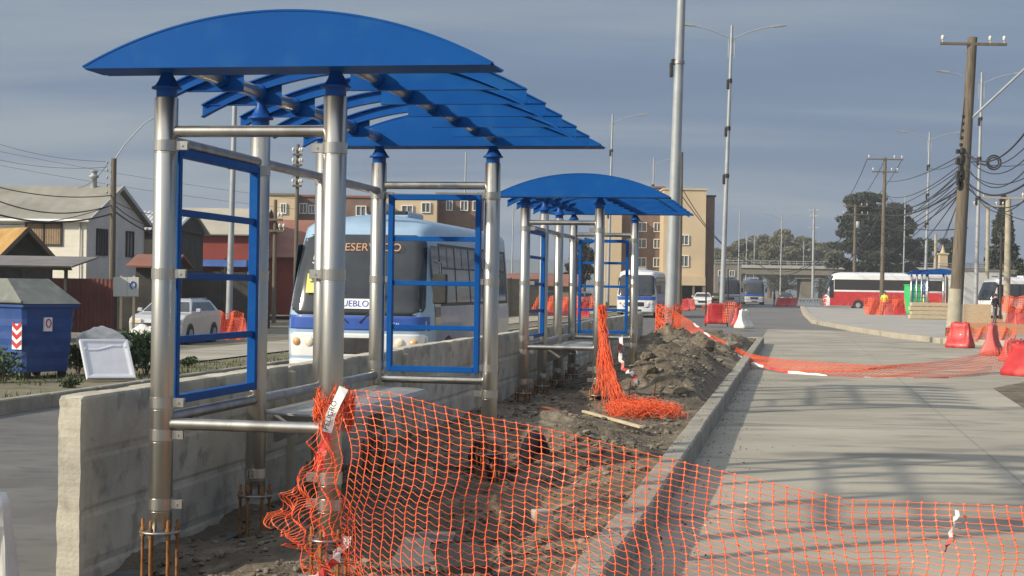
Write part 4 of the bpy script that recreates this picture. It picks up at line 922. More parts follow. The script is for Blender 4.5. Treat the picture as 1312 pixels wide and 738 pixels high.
# grass
mb = MB()
for i in range(9000):
    s_ = random.uniform(18, 50); t_ = random.uniform(-15.5, -10.9)
    if nz(t_ * .7, s_ * .7, 3, 8) < .5 or (s_ > 29 and t_ < -12.4): continue
    p = L(t_, s_, 0); h = random.uniform(.03, .12); a = random.uniform(0, 6.28); w_ = .012
    q = Vector((random.uniform(-.03, .03), random.uniform(-.03, .03), h)); mb.add([p + Vector((math.cos(a) * w_, math.sin(a) * w_, 0)), p - Vector((math.cos(a) * w_, math.sin(a) * w_, 0)), p + q], [(0, 1, 2)])
tag(mb.build('grass', M['grass'], fix=False), 'thin grass and weeds on the verge behind the left kerb', 'grass', kind='stuff')

# ------------------------------------------------------------------ poles and lamps
def lamp(x, y_top, Y, h, arms, label, lean=.012, r=(.15, .07), z0=0., group='tall steel street lamps', bands=True, armlen=2.8):
    c = P(x, y_top, Y); T = thing('street_lamp', label, 'street lamp', (c.x - lean * h, Y, z0), 0, group)
    zt = c.z - z0 if h is None else h
    mb = MB(); mb.tube([(lean * zt * k / 8, 0, zt * k / 8) for k in range(9)], [r[0] + (r[1] - r[0]) * k / 8 for k in range(9)], 14); mb.build('pole', M['galv'], T)
    pl = MB(); pl.rbox((0, 0, .02), (.45, .45, .04), .01); pl.build('base_plate', M['galv'], T)
    for sg in arms:
        zc = zt - .75; x0 = lean * zt; mb = MB(); pts = [(x0, 0, zc)] + [(x0 + sg * armlen * q, 0, zc + .95 * (1 - (1 - q) ** 2) * .8) for q in (.1, .3, .5, .75)]
        mb.tube(pts, .035, 6); a = mb.build('arm', M['galv'], T)
        hb = MB(); e_ = pts[-1]; an = math.atan2(.12, 1); hb.prism([(e_[0], e_[2] - .05), (e_[0] + sg * .75, e_[2] + .06), (e_[0] + sg * .78, e_[2] + .10), (e_[0] + sg * .4, e_[2] + .13), (e_[0], e_[2] + .06)], -.14, .14); hb.build('lamp_head', M['galv'], a)
    if arms:
        mb = MB(); 
        for sg in (-1, 1): mb.tube([(lean * zt + sg * .16, 0, zt - 1.7), (lean * zt + sg * .16, 0, zt - .7)], .03, 5)
        mb.tube([(lean * zt - .2, 0, zt - 1.5), (lean * zt + .2, 0, zt - 1.5)], .03, 5); mb.tube([(lean * zt - .2, 0, zt - .8), (lean * zt + .2, 0, zt - .8)], .03, 5); mb.build('arm_bracket', M['galv'], T)
    if bands:
        for q in ((.82, .5, .66) if h > 12 else (.6,)):
            b = MB(); rr_ = r[0] + (r[1] - r[0]) * q; b.tube([(lean * zt * q, 0, zt * q - .22), (lean * zt * q, 0, zt * q)], rr_ + .03, 10); b.rbox((lean * zt * q - rr_ - .04, -.05, zt * q - .3), (.14, .12, .5), .03); b.build('cable_wrap', M['black'], T)
    return T
c = P(858, 432, 52.6)
T = thing('street_lamp', 'tallest nearest lamp pole on the median, running out of the picture', 'street lamp', (c.x, 52.6, 0), 0, 'tall steel street lamps')
MB().tube([(.0185 * z, 0, z) for z in np.linspace(0, 15.5, 9)], [.215 - .012 * k for k in range(9)], 20).build('pole', M['galv'], T)
MB().rbox((0, 0, .03), (.6, .6, .06), .01).build('base_plate', M['galv'], T)
b = MB(); zz = 9.35; b.tube([(.0185 * zz, 0, zz - .05), (.0185 * zz, 0, zz + .05)], .19, 16); b.build('pole_clamp', M['steel_dull'], T)
b = MB(); b.rbox((.0185 * zz - .26, -.02, zz - .25), (.13, .12, .5), .03); b.rbox((.0185 * zz - .2, -.02, zz + .02), (.16, .14, .2), .03); b.build('cable_wrap', M['black'], T)
hz = MB(); a = [(.0185 * 15.2 + sg * q * 2.1, 0, 14.8 + .6 * q) for sg in (1,) for q in (0, .5, 1)]; hz.tube(a, .035, 6); ar = hz.build('arm', M['galv'], T)
MB().rbox((.28 + 2.4, 0, 15.4), (.7, .28, .14), .04).build('lamp_head', M['galv'], ar)
lamp(938, 18, 82, 15.6, (-1, 1), 'double armed street lamp right of the tallest pole', .020)
lamp(785, 145, 124, 15.5, (1,), 'single armed street lamp above the second shelter roof')
lamp(838, 200, 165, 15.5, (1,), 'single armed street lamp peeking left of the tall near pole')
lamp(1191, 170, 135, 15.6, (-1, 1), 'double armed street lamp left of the biggest wooden pole')
lamp(1258, 95, 98, 15.6, (-1, 1), 'double armed street lamp right behind the biggest wooden pole')
lamp(303, 60, 60, 11, (), 'plain grey lamp column seen through the near shelter left bay', r=(.13, .08), bands=True)
FG = 'distant street lamps by the overpass'
for x, y, lab, arms, d in ((890, 290, 'distant lamp at the right edge of the apartment block', (), 260), (905, 300, 'distant lamp just right of the apartment block', (1,), 270), (948, 270, 'tallest distant mast right of the double lamp', (), 235), (957, 300, 'distant lamp above the navy bus', (1,), 300), (967, 303, 'distant lamp right of the navy bus', (-1,), 310), (1002, 275, 'distant lamp rising over the middle of the overpass', (-1, 1), 230), (1030, 310, 'distant double lamp near the overpass pier', (-1, 1), 330), (1160, 250, 'slim lamp rising over the middle of the coach', (), 190), (658, 262, 'distant lamp between the two shelters', (1,), 200), (597, 195, 'slim distant mast right of the near end panel', (), 150)):
    c = P(x, y, d); lamp(x, y, d, c.z, arms, lab, .008, (.12, .07), group=FG, bands=False)

def insul(mb, p, s=1):
    mb.lathe([(.02 * s, 0), (.02 * s, .1 * s), (.07 * s, .12 * s), (.05 * s, .16 * s), (.07 * s, .18 * s), (.04 * s, .24 * s), (.02 * s, .26 * s)], p, 8)
def upole(x, y_top, Y, label, r=(.17, .11), lean=0., arms=((-.4, 2.0),), m='wood', z0=-.1, box=False, name='utility_pole'):
    c = P(x, y_top, Y); h = c.z - z0; T = thing(name, label, 'utility pole', (c.x - lean * h, Y, z0), 0, 'utility poles')
    MB().tube([(lean * h * k / 8, 0, h * k / 8) for k in range(9)], [r[0] + (r[1] - r[0]) * k / 8 for k in range(9)], 12).build('pole', M[m], T)
    for dz, w_ in arms:
        a = MB(); a.rbox((lean * h, -.13, h + dz), (w_, .09, .11), .01); cr_ = a.build('crossarm', M['wood'] if m == 'wood' else M['polec'], T)
        for q in (-.46, .25, .46): i_ = MB(); insul(i_, (lean * h + q * w_, -.13, h + dz + .05), 1.1); i_.build('insulator', M['whiteplastic'], cr_)
    if box: MB().lathe([(.22, 0), (.25, .05), (.25, .75), (.2, .85)], (lean * h + .3, -.15, h - 2.9), 14).build('transformer', M['galv'], T)
    return T, h
UP, uh = upole(1246, 48, 62, 'biggest wooden utility pole with cable bundles behind the first red barrier', (.285, .19), .046, ((-.28, 2.65),))
b = MB(); ux = .046 * uh
b.tube([(ux * .72, -.1, uh * .72), (ux * .72 + 2.6, -.4, uh * .72 + 2.55), (ux * .72 + 3.4, -.5, uh * .72 + 3.0)], .05, 8); b.build('lamp_arm', M['galv'], UP)
MB().tube([(0, 0, .3), (.05, 0, 2.0)], [.32, .285], 12).build('concrete_sleeve', M['polec'], UP)
MB().tube([(0, 0, -.05), (.01, 0, .45)], [.35, .34], 12).build('base_wrap', M['black'], UP)
b = MB()
for k in range(14):
    z = uh * (.50 + .13 * random.random()); b.rbox((ux * .57 - .26 + random.uniform(-.08, .12), -.2, z), (.16, .14, random.uniform(.16, .34)), .03)
b.build('junction_boxes', M['black'], UP)
b = MB()
for k in range(6): z = uh * .82 - k * .28; b.rbox((ux * .8 - .22 - .02 * k, -.1, z - 1.0), (.14, .1, .12), .02)
b.tube([(ux * .8 - .18, -.1, uh * .80), (ux * .7 - .3, -.1, uh * .66)], .02, 5); b.build('fuse_string', M['black'], UP)
b = MB(); b.tube([(ux * .6 + 1.05 + .28 * math.cos(q), -.3, uh * .585 + .28 * math.sin(q)) for q in np.linspace(0, 12.56, 40)], .035, 6); b.tube([(ux * .6 + 1.05 + .2 * math.cos(q), -.28, uh * .585 + .2 * math.sin(q)) for q in np.linspace(0, 12.56, 30)], .03, 6); b.build('cable_coil', M['cable'], UP)
upole(1134, 202, 131, 'wooden pole with two crossarms in front of the coach middle', (.2, .14), .008, ((-.15, 3.0), (-1.2, 2.2)))
upole(1096, 262, 190, 'pole with transformer in front of the coach left half', (.24, .16), 0, ((-.2, 3.0), (-1.2, 3.2)), box=True)
upole(873, 195, 130, 'dark concrete pole just right of the tallest near lamp pole', (.2, .16), 0, ())
upole(146, 203, 56, 'wooden pole with stacked insulators in front of the white house gable', (.12, .10), 0, ())
upole(382, 185, 75, 'slim pole with ladder like irons behind the bus roof', (.10, .08), .004, ((-.5, .45), (-1.0, .45), (-1.5, .45), (-2.0, .45)))
upole(353, 256, 70, 'low dark pole by the cream flats left of the bus', (.10, .08), 0, ((-.9, .7), (-1.4, .9)))
upole(1292, 254, 96, 'pale concrete pole with a crossarm near the right frame edge', (.22, .17), 0, ((0, 3.4),), 'polec')
upole(1266, 264, 120, 'pale concrete pole between the biggest pole and the right edge', (.17, .13), 0, ((0, 2.4),), 'polec')
upole(1283, 300, 104, 'thin dark pole beside the person in dark clothes', (.10, .08), 0, (), 'darkwood')
upole(1199, 300, 170, 'short pale pole behind the small faraway shelter', (.2, .16), 0, (), 'polec')
upole(1043, 268, 250, 'banded telecom mast above the overpass', (.26, .18), 0, ((-.4, 1.5), (-1.3, 1.2), (-3.2, 1.5)), 'galv')
T = COL.objects['utility_pole.004'] if 'utility_pole.004' in COL.objects else None
# insulator stack and lamp arm on the house pole
hp = [o for o in COL.objects if o.name.startswith('utility_pole') and 'white house gable' in o.get('label', '')][0]
b = MB(); hh = P(146, 203, 56).z + .1
for k in range(5): b = MB(); insul(b, (-.2, -.12, hh - .25 - k * .27), .6); b.build('insulator', M['galv'], hp)
e1, e2 = P(160, 185, 56), P(197, 151, 56); o0 = Vector(hp.location)
b = MB(); b.tube([(0, 0, hh - .1), e1 - o0, P(185, 158, 56) - o0, e2 - o0], .022, 6); b.build('lamp_arm', M['galv'], hp)

def cable(a, b, sag, r, label, group, n=24):
    a, b = Vector(a), Vector(b); pts = [a.lerp(b, k / n) - Vector((0, 0, sag * 4 * (k / n) * (1 - k / n))) for k in range(n + 1)]
    if r > .028: label = 'thick ' + label
    mb = MB(); mb.tube(pts, r, 5, cap=False); return tag(mb.build('cable', M['cable'], fix=False), label, 'cable', group)
# cables from the big pole
g1 = 'cables running off the biggest pole to the right'
for y0, x1, y1, Y1, sg, r in ((195, 1330, 145, 45, .8, .03), (197, 1330, 170, 45, .7, .018), (200, 1335, 178, 50, .9, .018), (212, 1335, 190, 45, 1.0, .02), (218, 1330, 218, 48, .5, .018), (232, 1330, 222, 45, .6, .035), (236, 1330, 245, 46, .7, .02), (228, 1330, 235, 46, 1.1, .018), (240, 1330, 285, 70, .3, .018), (205, 1330, 205, 90, .3, .018)):
    cable(P(1238, y0, 61.8), P(x1, y1, Y1), sg, r, 'black cable running right from the biggest wooden pole', g1)
g1 = 'cables running off the biggest pole to the left'
for y0, x1, y1, Y1, sg, r in ((195, 1134, 232, 131, .4, .022), (205, 1134, 250, 131, .7, .022), (210, 1134, 255, 131, 1.2, .022), (222, 1134, 262, 131, .8, .03), (230, 1100, 300, 190, 1.0, .022), (238, 1134, 275, 131, .5, .045), (215, 1096, 290, 190, 1.4, .022), (240, 1050, 345, 220, .8, .022), (218, 1134, 245, 131, 1.6, .022), (226, 1200, 330, 170, .3, .022), (232, 1190, 340, 150, .4, .022), (200, 1191, 215, 135, .3, .02), (236, 1160, 330, 190, .5, .03), (212, 1134, 268, 131, .3, .02), (228, 1096, 320, 190, 2.0, .022), (240, 1134, 290, 131, .9, .03)):
    cable(P(1238, y0, 61.8), P(x1, y1, Y1), sg, r, 'black cable sagging left from the biggest wooden pole', g1)
g1 = 'cables between the farther wooden poles'
for x0, y0, Y0, x1, y1, Y1, sg, r in ((1111, 204, 131, 1080, 262, 190, .5, .03), (1134, 204, 131, 1096, 262, 190, .5, .03), (1156, 204, 131, 1112, 262, 190, .5, .03), (1134, 240, 131, 1096, 300, 190, 3, .04), (1134, 262, 131, 1043, 320, 250, 4, .05), (1096, 285, 190, 960, 330, 260, 4, .05), (1096, 300, 190, 940, 345, 250, 3, .05), (1134, 282, 131, 1240, 292, 80, .4, .03), (873, 240, 130, 960, 322, 240, 2, .04), (873, 250, 130, 1000, 330, 240, 3, .04)):
    cable(P(x0, y0, Y0), P(x1, y1, Y1), sg, r, 'cable hanging between the distant poles before the overpass', g1)
g1 = 'cables crossing in front of the white house'
for x0, y0, x1, y1, sg, r in ((146, 250, -30, 232, .25, .018), (146, 262, -30, 245, .5, .022), (146, 273, -30, 266, .4, .03), (146, 262, -30, 285, .3, .014), (146, 262, 215, 290, .3, .02), (146, 270, 220, 305, .2, .03), (146, 258, 230, 270, .3, .015)):
    cable(P(x0, y0, 56), P(x1, y1, 52 if x1 < 0 else 70), sg, r, 'dark cable slung past the white house from its pole', g1)
g1 = 'thin wires against the left sky'
for x0, y0, x1, y1 in ((138, 207, -20, 178), (138, 214, -20, 200), (138, 210, 100, 240), (-20, 190, 380, 255), (-20, 208, 380, 268)):
    cable(P(x0, y0, 56 if x0 > 0 else 90), P(x1, y1, 60 if x1 < 150 else 90), .2, .009, 'thin wire crossing the sky above the white house', g1)

# ------------------------------------------------------------------ barriers
def barrier(label, loc, rz, m, holes=True, sc=(1, 1, 1), name='plastic_barrier'):
    T = thing(name, label, 'barrier', loc, rz, 'plastic road barriers'); mb = MB(); vs = []
    prof = [(0, .50, .25), (.03, .52, .27), (.14, .52, .26), (.20, .50, .22), (.45, .44, .13), (.70, .385, .095), (.80, .37, .09), (.86, .34, .07)]
    nseg = 40
    for z, a, b in prof:
        for k in range(nseg):
            q = 2 * math.pi * k / nseg; c, s_ = math.cos(q), math.sin(q); e_ = .32
            x = math.copysign(abs(c) ** e_, c) * a; y = math.copysign(abs(s_) ** e_, s_) * b
            g_ = .035 * max(0, math.cos(x * 2 * math.pi / .34)) if .15 < z < .8 and abs(s_) > .4 else 0
            y -= math.copysign(g_, y); zz = z - (.07 if z > .8 and abs(x) < .09 else 0); vs.append((x * sc[0], y * sc[1], zz * sc[2]))
    fs = [(j * nseg + i, j * nseg + (i + 1) % nseg, (j + 1) * nseg + (i + 1) % nseg, (j + 1) * nseg + i) for j in range(len(prof) - 1) for i in range(nseg)] + [tuple(range(nseg - 1, -1, -1)), tuple(range((len(prof) - 1) * nseg, len(prof) * nseg))]
    mb.add(vs, fs, 0, True); mb.build('body', m, T)
    for s_ in (-.2, .2):
        c = MB(); c.lathe([(.055, 0), (.055, .03), (.04, .045)], (s_ * sc[0], 0, .85 * sc[2]), 12); c.build('filler_cap', m, T)
    if holes and m is M['whiteplastic']:
        for s_ in (-.17, .17):
            c = MB(); c.tube([(s_ * sc[0], -.3 * sc[1] + .14, .62 * sc[2]), (s_ * sc[0], -.02, .62 * sc[2])], .05 * sc[0], 10); c.build('slot', M['black'], T)
    return T
red = M['red']
def bar(x, y, Y, rz, m, lab, sc=(1, 1, 1), z=RZ):
    c = P(x, y, Y); return barrier(lab, (c.x, Y, z), R(rz), m, sc=sc)
bar(1230, 446, 53, -40, red, 'leftmost red barrier standing right at the foot of the biggest pole', (.85, 1.2, 1.0))
bar(1271, 456, 47, 62, M['redfade'], 'paler red barrier in the middle of the right hand trio', (.9, 1.2, 1.08))  # given the paler of the red plastics
bar(1313, 485, 35.5, -60, red, 'nearest red barrier, cut by the right frame edge', (1, 1.2, .85))
bar(1300, 460, 43, 20, M['redfade'], 'red barrier lying behind the net between middle and nearest ones', (.8, 1, .7))
c = P(917, 413, 76); barrier('red barrier between two dark posts at the median tip', (c.x, 76, .05), R(12), red, sc=(1.05, 1.1, 1.15))
c = P(945, 412, 74); barrier('narrow red barrier seen end on beside the white topped one', (c.x, 74, .0), R(70), red, sc=(.9, 1, 1))
c = P(953, 418, 70); barrier('off white barrier end at the median tip', (c.x, 70, .0), R(48), M['whiteplastic'], sc=(.8, 1.2, .95), holes=False)
for x, y, Y, m, lab, rz in ((1000, 391, 175, 'red', 'far red barrier, left one before the overpass pier', 5), (1009, 390, 177, 'red', 'far red barrier next to the striped pair before the pier', 5), (1017, 386, 182, 'redfade', 'far pinkish barrier behind the red pair', 0), (1027, 391, 175, 'whiteplastic', 'far white barrier, leftmost of the white row', 8), (1036, 389, 176, 'whiteplastic', 'far white barrier, second of the white row', 8), (1045, 387, 178, 'whiteplastic', 'far white barrier, rightmost of the white row', 8),
                        (876, 386, 130, 'red', 'far red barrier below the apartment block', -10), (884, 385, 135, 'redfade', 'faded red barrier below the apartment block right corner', -10), (1120, 402, 118, 'redfade', 'leftmost netted barrier before the coach rear wheel', 0), (1140, 402, 116, 'redfade', 'netted barrier before the middle of the coach', 4), (1152, 402, 116, 'red', 'netted red barrier left of the green cabin', 0), (1300, 402, 92, 'redfade', 'pink barrier at the right frame edge behind the soil', 0), (1310, 404, 88, 'redfade', 'pink barrier cut by the right frame edge', 5),
                        (287, 430, 57, 'red', 'red barrier with net behind the silver suv', 10), (302, 428, 60, 'redfade', 'faded barrier right of the suv at the lamp column', 0), (706, 396, 92, 'redfade', 'pink barrier seen between the second shelter left posts', 0), (722, 396, 92, 'redfade', 'pink barrier seen through the second shelter middle', 0), (745, 398, 90, 'red', 'orange red barrier behind the second shelter end panel', 0)):
    c = P(x, y, Y); barrier(lab, (c.x, Y, -.12 if Y > 60 else -.34), R(rz), M[m], holes=m == 'whiteplastic', sc=(1.0, 1.2, 1.15 if Y > 60 else .8))
for x, w_ in ((904, 1), (932, 1)):
    c = P(x, 414, 77); mb = MB(); mb.tube([(c.x, 77, -.1), (c.x, 77, P(x, 338 if x < 920 else 345, 77).z)], .04, 8)
    o = mb.build('sign_post', M['darkwood']); tag(o, 'left dark post at the red barrier on the median tip' if x < 920 else 'right dark post at the red barrier on the median tip', 'post')
def small_net(x0, x1, ya, yb, Y, label, nu=24, nv=8, r=.012):
    def S(u, v):
        p = P(x0 + (x1 - x0) * u / nu, ya + (yb - ya) * v / nv, Y); p.y += .15 * math.sin(u * .7 + v * .4); p.z += .05 * math.sin(u * .5) * (1 - v / nv); return p
    tag(net_mesh(S, nu, nv, 0, 0, r, r * 1.3, 1, node=0).build('safety_net', M['net'], fix=False), label, 'safety net', 'orange safety nets')
small_net(900, 925, 392, 398, 78, 'orange net strip over the red barrier on the median tip', 10, 3)
small_net(927, 950, 388, 413, 75, 'orange net piece between dark post and white barrier end', 10, 8)
small_net(1108, 1160, 383, 403, 116, 'orange net fence in front of the coach', 30, 8, .02)
small_net(1214, 1300, 420, 436, 56, 'orange net trailing between the big pole and the barriers', 50, 7, .009)
small_net(276, 312, 400, 438, 55.5, 'orange net by the lamp column behind the silver suv', 22, 10, .010)
small_net(680, 760, 380, 397, 90, 'orange net fence in the yard behind the second shelter', 40, 8, .015)
small_net(1285, 1325, 380, 400, 88, 'orange net at the right frame edge behind the orange soil', 22, 8, .016)

c = P(-46, 738, 7.6); barrier('pale plastic barrier end poking in at the bottom left corner', (c.x, 7.6, RZ), R(0), M['whiteplastic'], holes=False, sc=(.55, 1, .95))
# ------------------------------------------------------------------ right side bits
c = P(1170, 390, 122); T = thing('portable_toilet', 'bright green cabin left of the small faraway shelter', 'cabin', (c.x, 122, 0), R(8))
MB().rbox((0, 0, 1.12), (1.1, 1.1, 2.2), .05).build('body', M['green'], T); MB().rbox((0, 0, 2.27), (1.16, 1.16, .12), .05).build('roof', M['green'], T); MB().rbox((0, -.56, 1.05), (.8, .03, 1.9), .01).build('door', M['green'], T); MB().rbox((.33, -.59, 1.1), (.05, .04, .14), .01).build('handle', M['black'], T)
T = None
c = P(1190, 409, 100)
for k in range(4):
    mb = MB(); mb.rbox((0, 0, 0), (2.55 - .1 * (k % 2), .5, .24), .02); o = mb.build('timber_beam', M['palewood']); o.location = (c.x + .05 * (k % 2), 100, .15 + k * .27); tag(o, ['bottom timber of the stack before the faraway shelter', 'second timber from the bottom of the stack before the shelter', 'third timber from the bottom of the stack before the shelter', 'topmost timber of the stack before the faraway shelter'][k], 'timber', 'stacked pale timbers')
c = P(1252, 402, 90); mb = MB(); mb.rbox((0, 0, .55), (1.6, .06, 1.1), .01)
for k in (-1, 1): mb.rbox((k * .7, .2, .5), (.08, .3, 1.0), .01)
o = mb.build('plywood_hoarding', M['palewood']); o.location = (c.x, 90, -.0); tag(o, 'pale plywood board standing right of the biggest pole', 'board')

def person(label, loc, rz, top, legs, pose='stand', hold=False):
    """one skinned body with clothing colours by height; hair as a part"""
    T = thing('person', label, 'person', loc, rz)
    J = {'pel': (0, 0, .95), 'chest': (0, .0, 1.3), 'neck': (0, 0, 1.48), 'head': (0, -.01, 1.60), 'top': (0, 0, 1.72), 'sl': (-.19, 0, 1.42), 'el': (-.27, .02, 1.14), 'wl': (-.22, -.18, .98), 'hl': (-.21, -.25, .93), 'sr': (.19, 0, 1.42), 'er': (.27, .02, 1.14), 'wr': (.25, -.08, .9), 'hr': (.25, -.11, .82), 'll': (-.1, 0, .9), 'kl': (-.12, -.03, .5), 'al': (-.13, .02, .08), 'fl': (-.14, -.16, .04), 'lr': (.1, 0, .9), 'kr': (.12, .04, .5), 'ar': (.14, .1, .08), 'fr': (.15, -.06, .04)}
    rad = {'pel': .14, 'chest': .15, 'neck': .06, 'head': .095, 'top': .06, 'sl': .07, 'el': .048, 'wl': .035, 'hl': .035, 'sr': .07, 'er': .048, 'wr': .035, 'hr': .035, 'll': .09, 'kl': .062, 'al': .045, 'fl': .035, 'lr': .09, 'kr': .062, 'ar': .045, 'fr': .035}
    E_ = [('pel', 'chest'), ('chest', 'neck'), ('neck', 'head'), ('head', 'top'), ('chest', 'sl'), ('sl', 'el'), ('el', 'wl'), ('wl', 'hl'), ('chest', 'sr'), ('sr', 'er'), ('er', 'wr'), ('wr', 'hr'), ('pel', 'll'), ('ll', 'kl'), ('kl', 'al'), ('al', 'fl'), ('pel', 'lr'), ('lr', 'kr'), ('kr', 'ar'), ('ar', 'fr')]
    ks = list(J); me = bpy.data.meshes.new('body'); me.from_pydata([J[k] for k in ks], [(ks.index(a), ks.index(b)) for a, b in E_], [])
    ob = bpy.data.objects.new('body', me); COL.objects.link(ob); sk = ob.modifiers.new('s', 'SKIN'); 
    for i, k in enumerate(ks): v = me.skin_vertices[0].data[i]; v.radius = (rad[k], rad[k] * (.8 if k in ('chest', 'pel') else 1)); v.use_root = (k == 'pel')
    ob.modifiers.new('u', 'SUBSURF').levels = 2; bpy.context.view_layer.update()
    m2 = bpy.data.meshes.new_from_object(ob.evaluated_get(bpy.context.evaluated_depsgraph_get())); ob.modifiers.clear(); ob.data = m2; ob.parent = T; bpy.data.meshes.remove(me)
    m2.materials.clear()
    for m in (top, legs, M['skin'], M['rubber']): m2.materials.append(m)
    for p in m2.polygons:
        z = p.center.z; x = abs(p.center.x); p.use_smooth = True; p.material_index = 3 if z < .1 else (2 if z > 1.5 or (x > .19 and z < .97 and z > .78) else (1 if z < .97 else 0))
    hb = MB(); hb.lathe([(.02, .13), (.07, .11), (.10, .05), (.102, 0), (.09, -.04)], (0, .015, 1.63), 16); hb.build('hair', M['black'], T)
    return T
c = P(1275, 404, 90); person('person in dark jacket walking between the pale poles on the right', (c.x, 90, -.02), R(30), M['cloth'], M['jean'])
c = P(1133, 400, 120); person('worker in yellow high visibility vest before the coach', (c.x, 120, 0), R(-20), M['hivis'], M['jean'])
c = P(1184, 390, 118); person('worker in yellow vest standing inside the faraway shelter', (c.x, 118, 0.0), R(10), M['hivis'], M['cloth'])
c = P(992, 388, 170); person('dark clad pedestrian crossing before the overpass', (c.x, 170, -.1), R(70), M['cloth'], M['cloth'])

# ------------------------------------------------------------------ buildings
def house_box(T, w, d, h, m, nm='wall', off=(0, 0)):
    MB().box((off[0] + w / 2, off[1] + d / 2, h / 2), (w, d, h)).build(nm, m, T)
def window(T, c, w, h, face='y', m='window', fr='winwhite', bars=1, depth=.08):
    """window proud of a wall: face 'y' looks to -Y, 'x' looks to +X"""
    x, y, z = c; f = MB(); p = MB(); t = .07
    def bx(mb, a, b, ww, hh, dd, off):
        if face == 'y': mb.box((x + a, y - off, z + b), (ww, dd, hh))
        else: mb.box((x + off, y + a, z + b), (dd, ww, hh))
    bx(f, 0, h / 2 + t / 2, w + 2 * t, t, depth, depth / 2 - .01); bx(f, 0, -h / 2 - t / 2, w + 2 * t, t, depth, depth / 2 - .01); bx(f, -w / 2 - t / 2, 0, t, h, depth, depth / 2 - .01); bx(f, w / 2 + t / 2, 0, t, h, depth, depth / 2 - .01)
    for k in range(bars): bx(f, -w / 2 + w * (k + 1) / (bars + 1), 0, .05, h, depth * .8, depth / 2 - .015)
    bx(p, 0, 0, w, h, .02, .012)
    o = f.build('window', M[fr], T); p.build('pane', M[m], o); return o
# white clapboard house; local x along its front (to the right), y away
hx = P(111, 300, 62); T = thing('house', 'white clapboard house with grey tin roof at the far left', 'house', (hx.x, 62, -.1), -TH)
EV, RG, DP, WF = 4.25, 5.65, 5.6, 16
MB().box((-WF / 2, .05, EV / 2), (WF, .1, EV)).build('front_wall', M['clap'], T)
gb = MB(); gb.prism([(0.1, 0), (DP, 0), (DP, EV), (DP / 2, RG - .08), (0.1, EV)], -.12, 0, plane='yz'); gb.build('gable_wall', M['clapg'], T)
MB().box((-WF / 2, DP - .05, EV / 2), (WF, .1, EV)).build('rear_wall', M['clap'], T)
def slope(T, x0, x1, y0, z0, y1, z1, m, nm='roof', th=.07):
    dy, dz = y1 - y0, z1 - z0; l_ = math.hypot(dy, dz); n = (-dz / l_ * th, dy / l_ * th) if dy > 0 else (dz / l_ * th, -dy / l_ * th)
    MB().prism([(y0, z0), (y1, z1), (y1 + n[0], z1 + n[1]), (y0 + n[0], z0 + n[1])], x0, x1, plane='yz').build(nm, m, T)
slope(T, -WF, .25, -.3, EV - .12, DP / 2, RG, M['tin']); slope(T, -WF, .25, DP + .3, EV - .12, DP / 2, RG, M['tin'])
MB().tube([(-WF, -.33, EV - .1), (.25, -.33, EV - .1)], .06, 8).build('gutter', M['winwhite'], T)
for a, b in (((-.3, EV - .12), (DP / 2, RG)), ((DP + .3, EV - .12), (DP / 2, RG))):
    MB().prism([(a[0], a[1] - .06), (b[0], b[1] - .06), (b[0], b[1] + .1), (a[0], a[1] + .1)], .25, .29, plane='yz').build('bargeboard', M['greybldg'], T)
window(T, (-1.82, 0, 3.62), 1.45, .8, m='blinds', fr='darkwood'); window(T, (0.0, 1.35, 3.35), .85, .95, 'x', 'window', 'darkwood', bars=3); window(T, (0, 4.05, 3.35), .6, .95, 'x', 'window', 'darkwood')
MB().lathe([(.13, 0), (.13, .5), (.2, .52), (.2, .6), (.12, .62), (.12, .72), (.16, .74), (.16, .8)], (-1.0, DP / 2 - .1, RG - .1), 12).build('flue', M['galv'], T)
MB().tube([(-.25, -.06, EV - .1), (-.25, -.08, 1.0)], .03, 6).build('downpipe', M['greybldg'], T)
# small dark gabled shed with ochre roof
c = P(36, 300, 50); T = thing('shed', 'dark gabled shed with ochre roof behind the container', 'shed', (c.x, 50, -.1), R(38))
zr = P(36, 291, 50).z + .1; ze = P(36, 333, 50).z + .1
MB().prism([(-.95, 0), (.95, 0), (.95, ze), (0, zr - .08), (-.95, ze)], .3, 4).build('wall', M['darkwood'], T)
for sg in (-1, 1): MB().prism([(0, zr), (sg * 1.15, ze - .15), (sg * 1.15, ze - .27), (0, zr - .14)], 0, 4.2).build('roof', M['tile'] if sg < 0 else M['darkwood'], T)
for sg in (-1, 1): MB().prism([(0, zr + .03), (sg * 1.2, ze - .17), (sg * 1.2, ze - .33), (0, zr - .15)], -.06, -.003).build('bargeboard', M['bark'], T)
# flat lean-to roof on posts
c = P(88, 340, 44); T = thing('carport', 'low flat grey lean-to roof on thin posts behind the container', 'lean-to', (c.x, 44, -.1), 0)
zt = P(60, 345, 44).z + .1
MB().prism([(-.25, zt + .06), (0, zt - .02), (0, zt + .02), (-.25, zt + .10)], -4.5, .1, plane='yz').build('fascia', M['darkwood'], T)
MB().prism([(-.2, zt + .05), (2.6, zt + .36), (2.6, zt + .41), (-.2, zt + .10)], -4.5, .15, plane='yz').build('roof', M['tinbeige'] if False else mat('grey_felt', (.13, .125, .12), (.2, .19, .185), 1, .8), T)
for x in (-3, -1.4, -.1): MB().rbox((x, .1, zt / 2), (.09, .09, zt), .01).build('post', M['darkwood'], T)
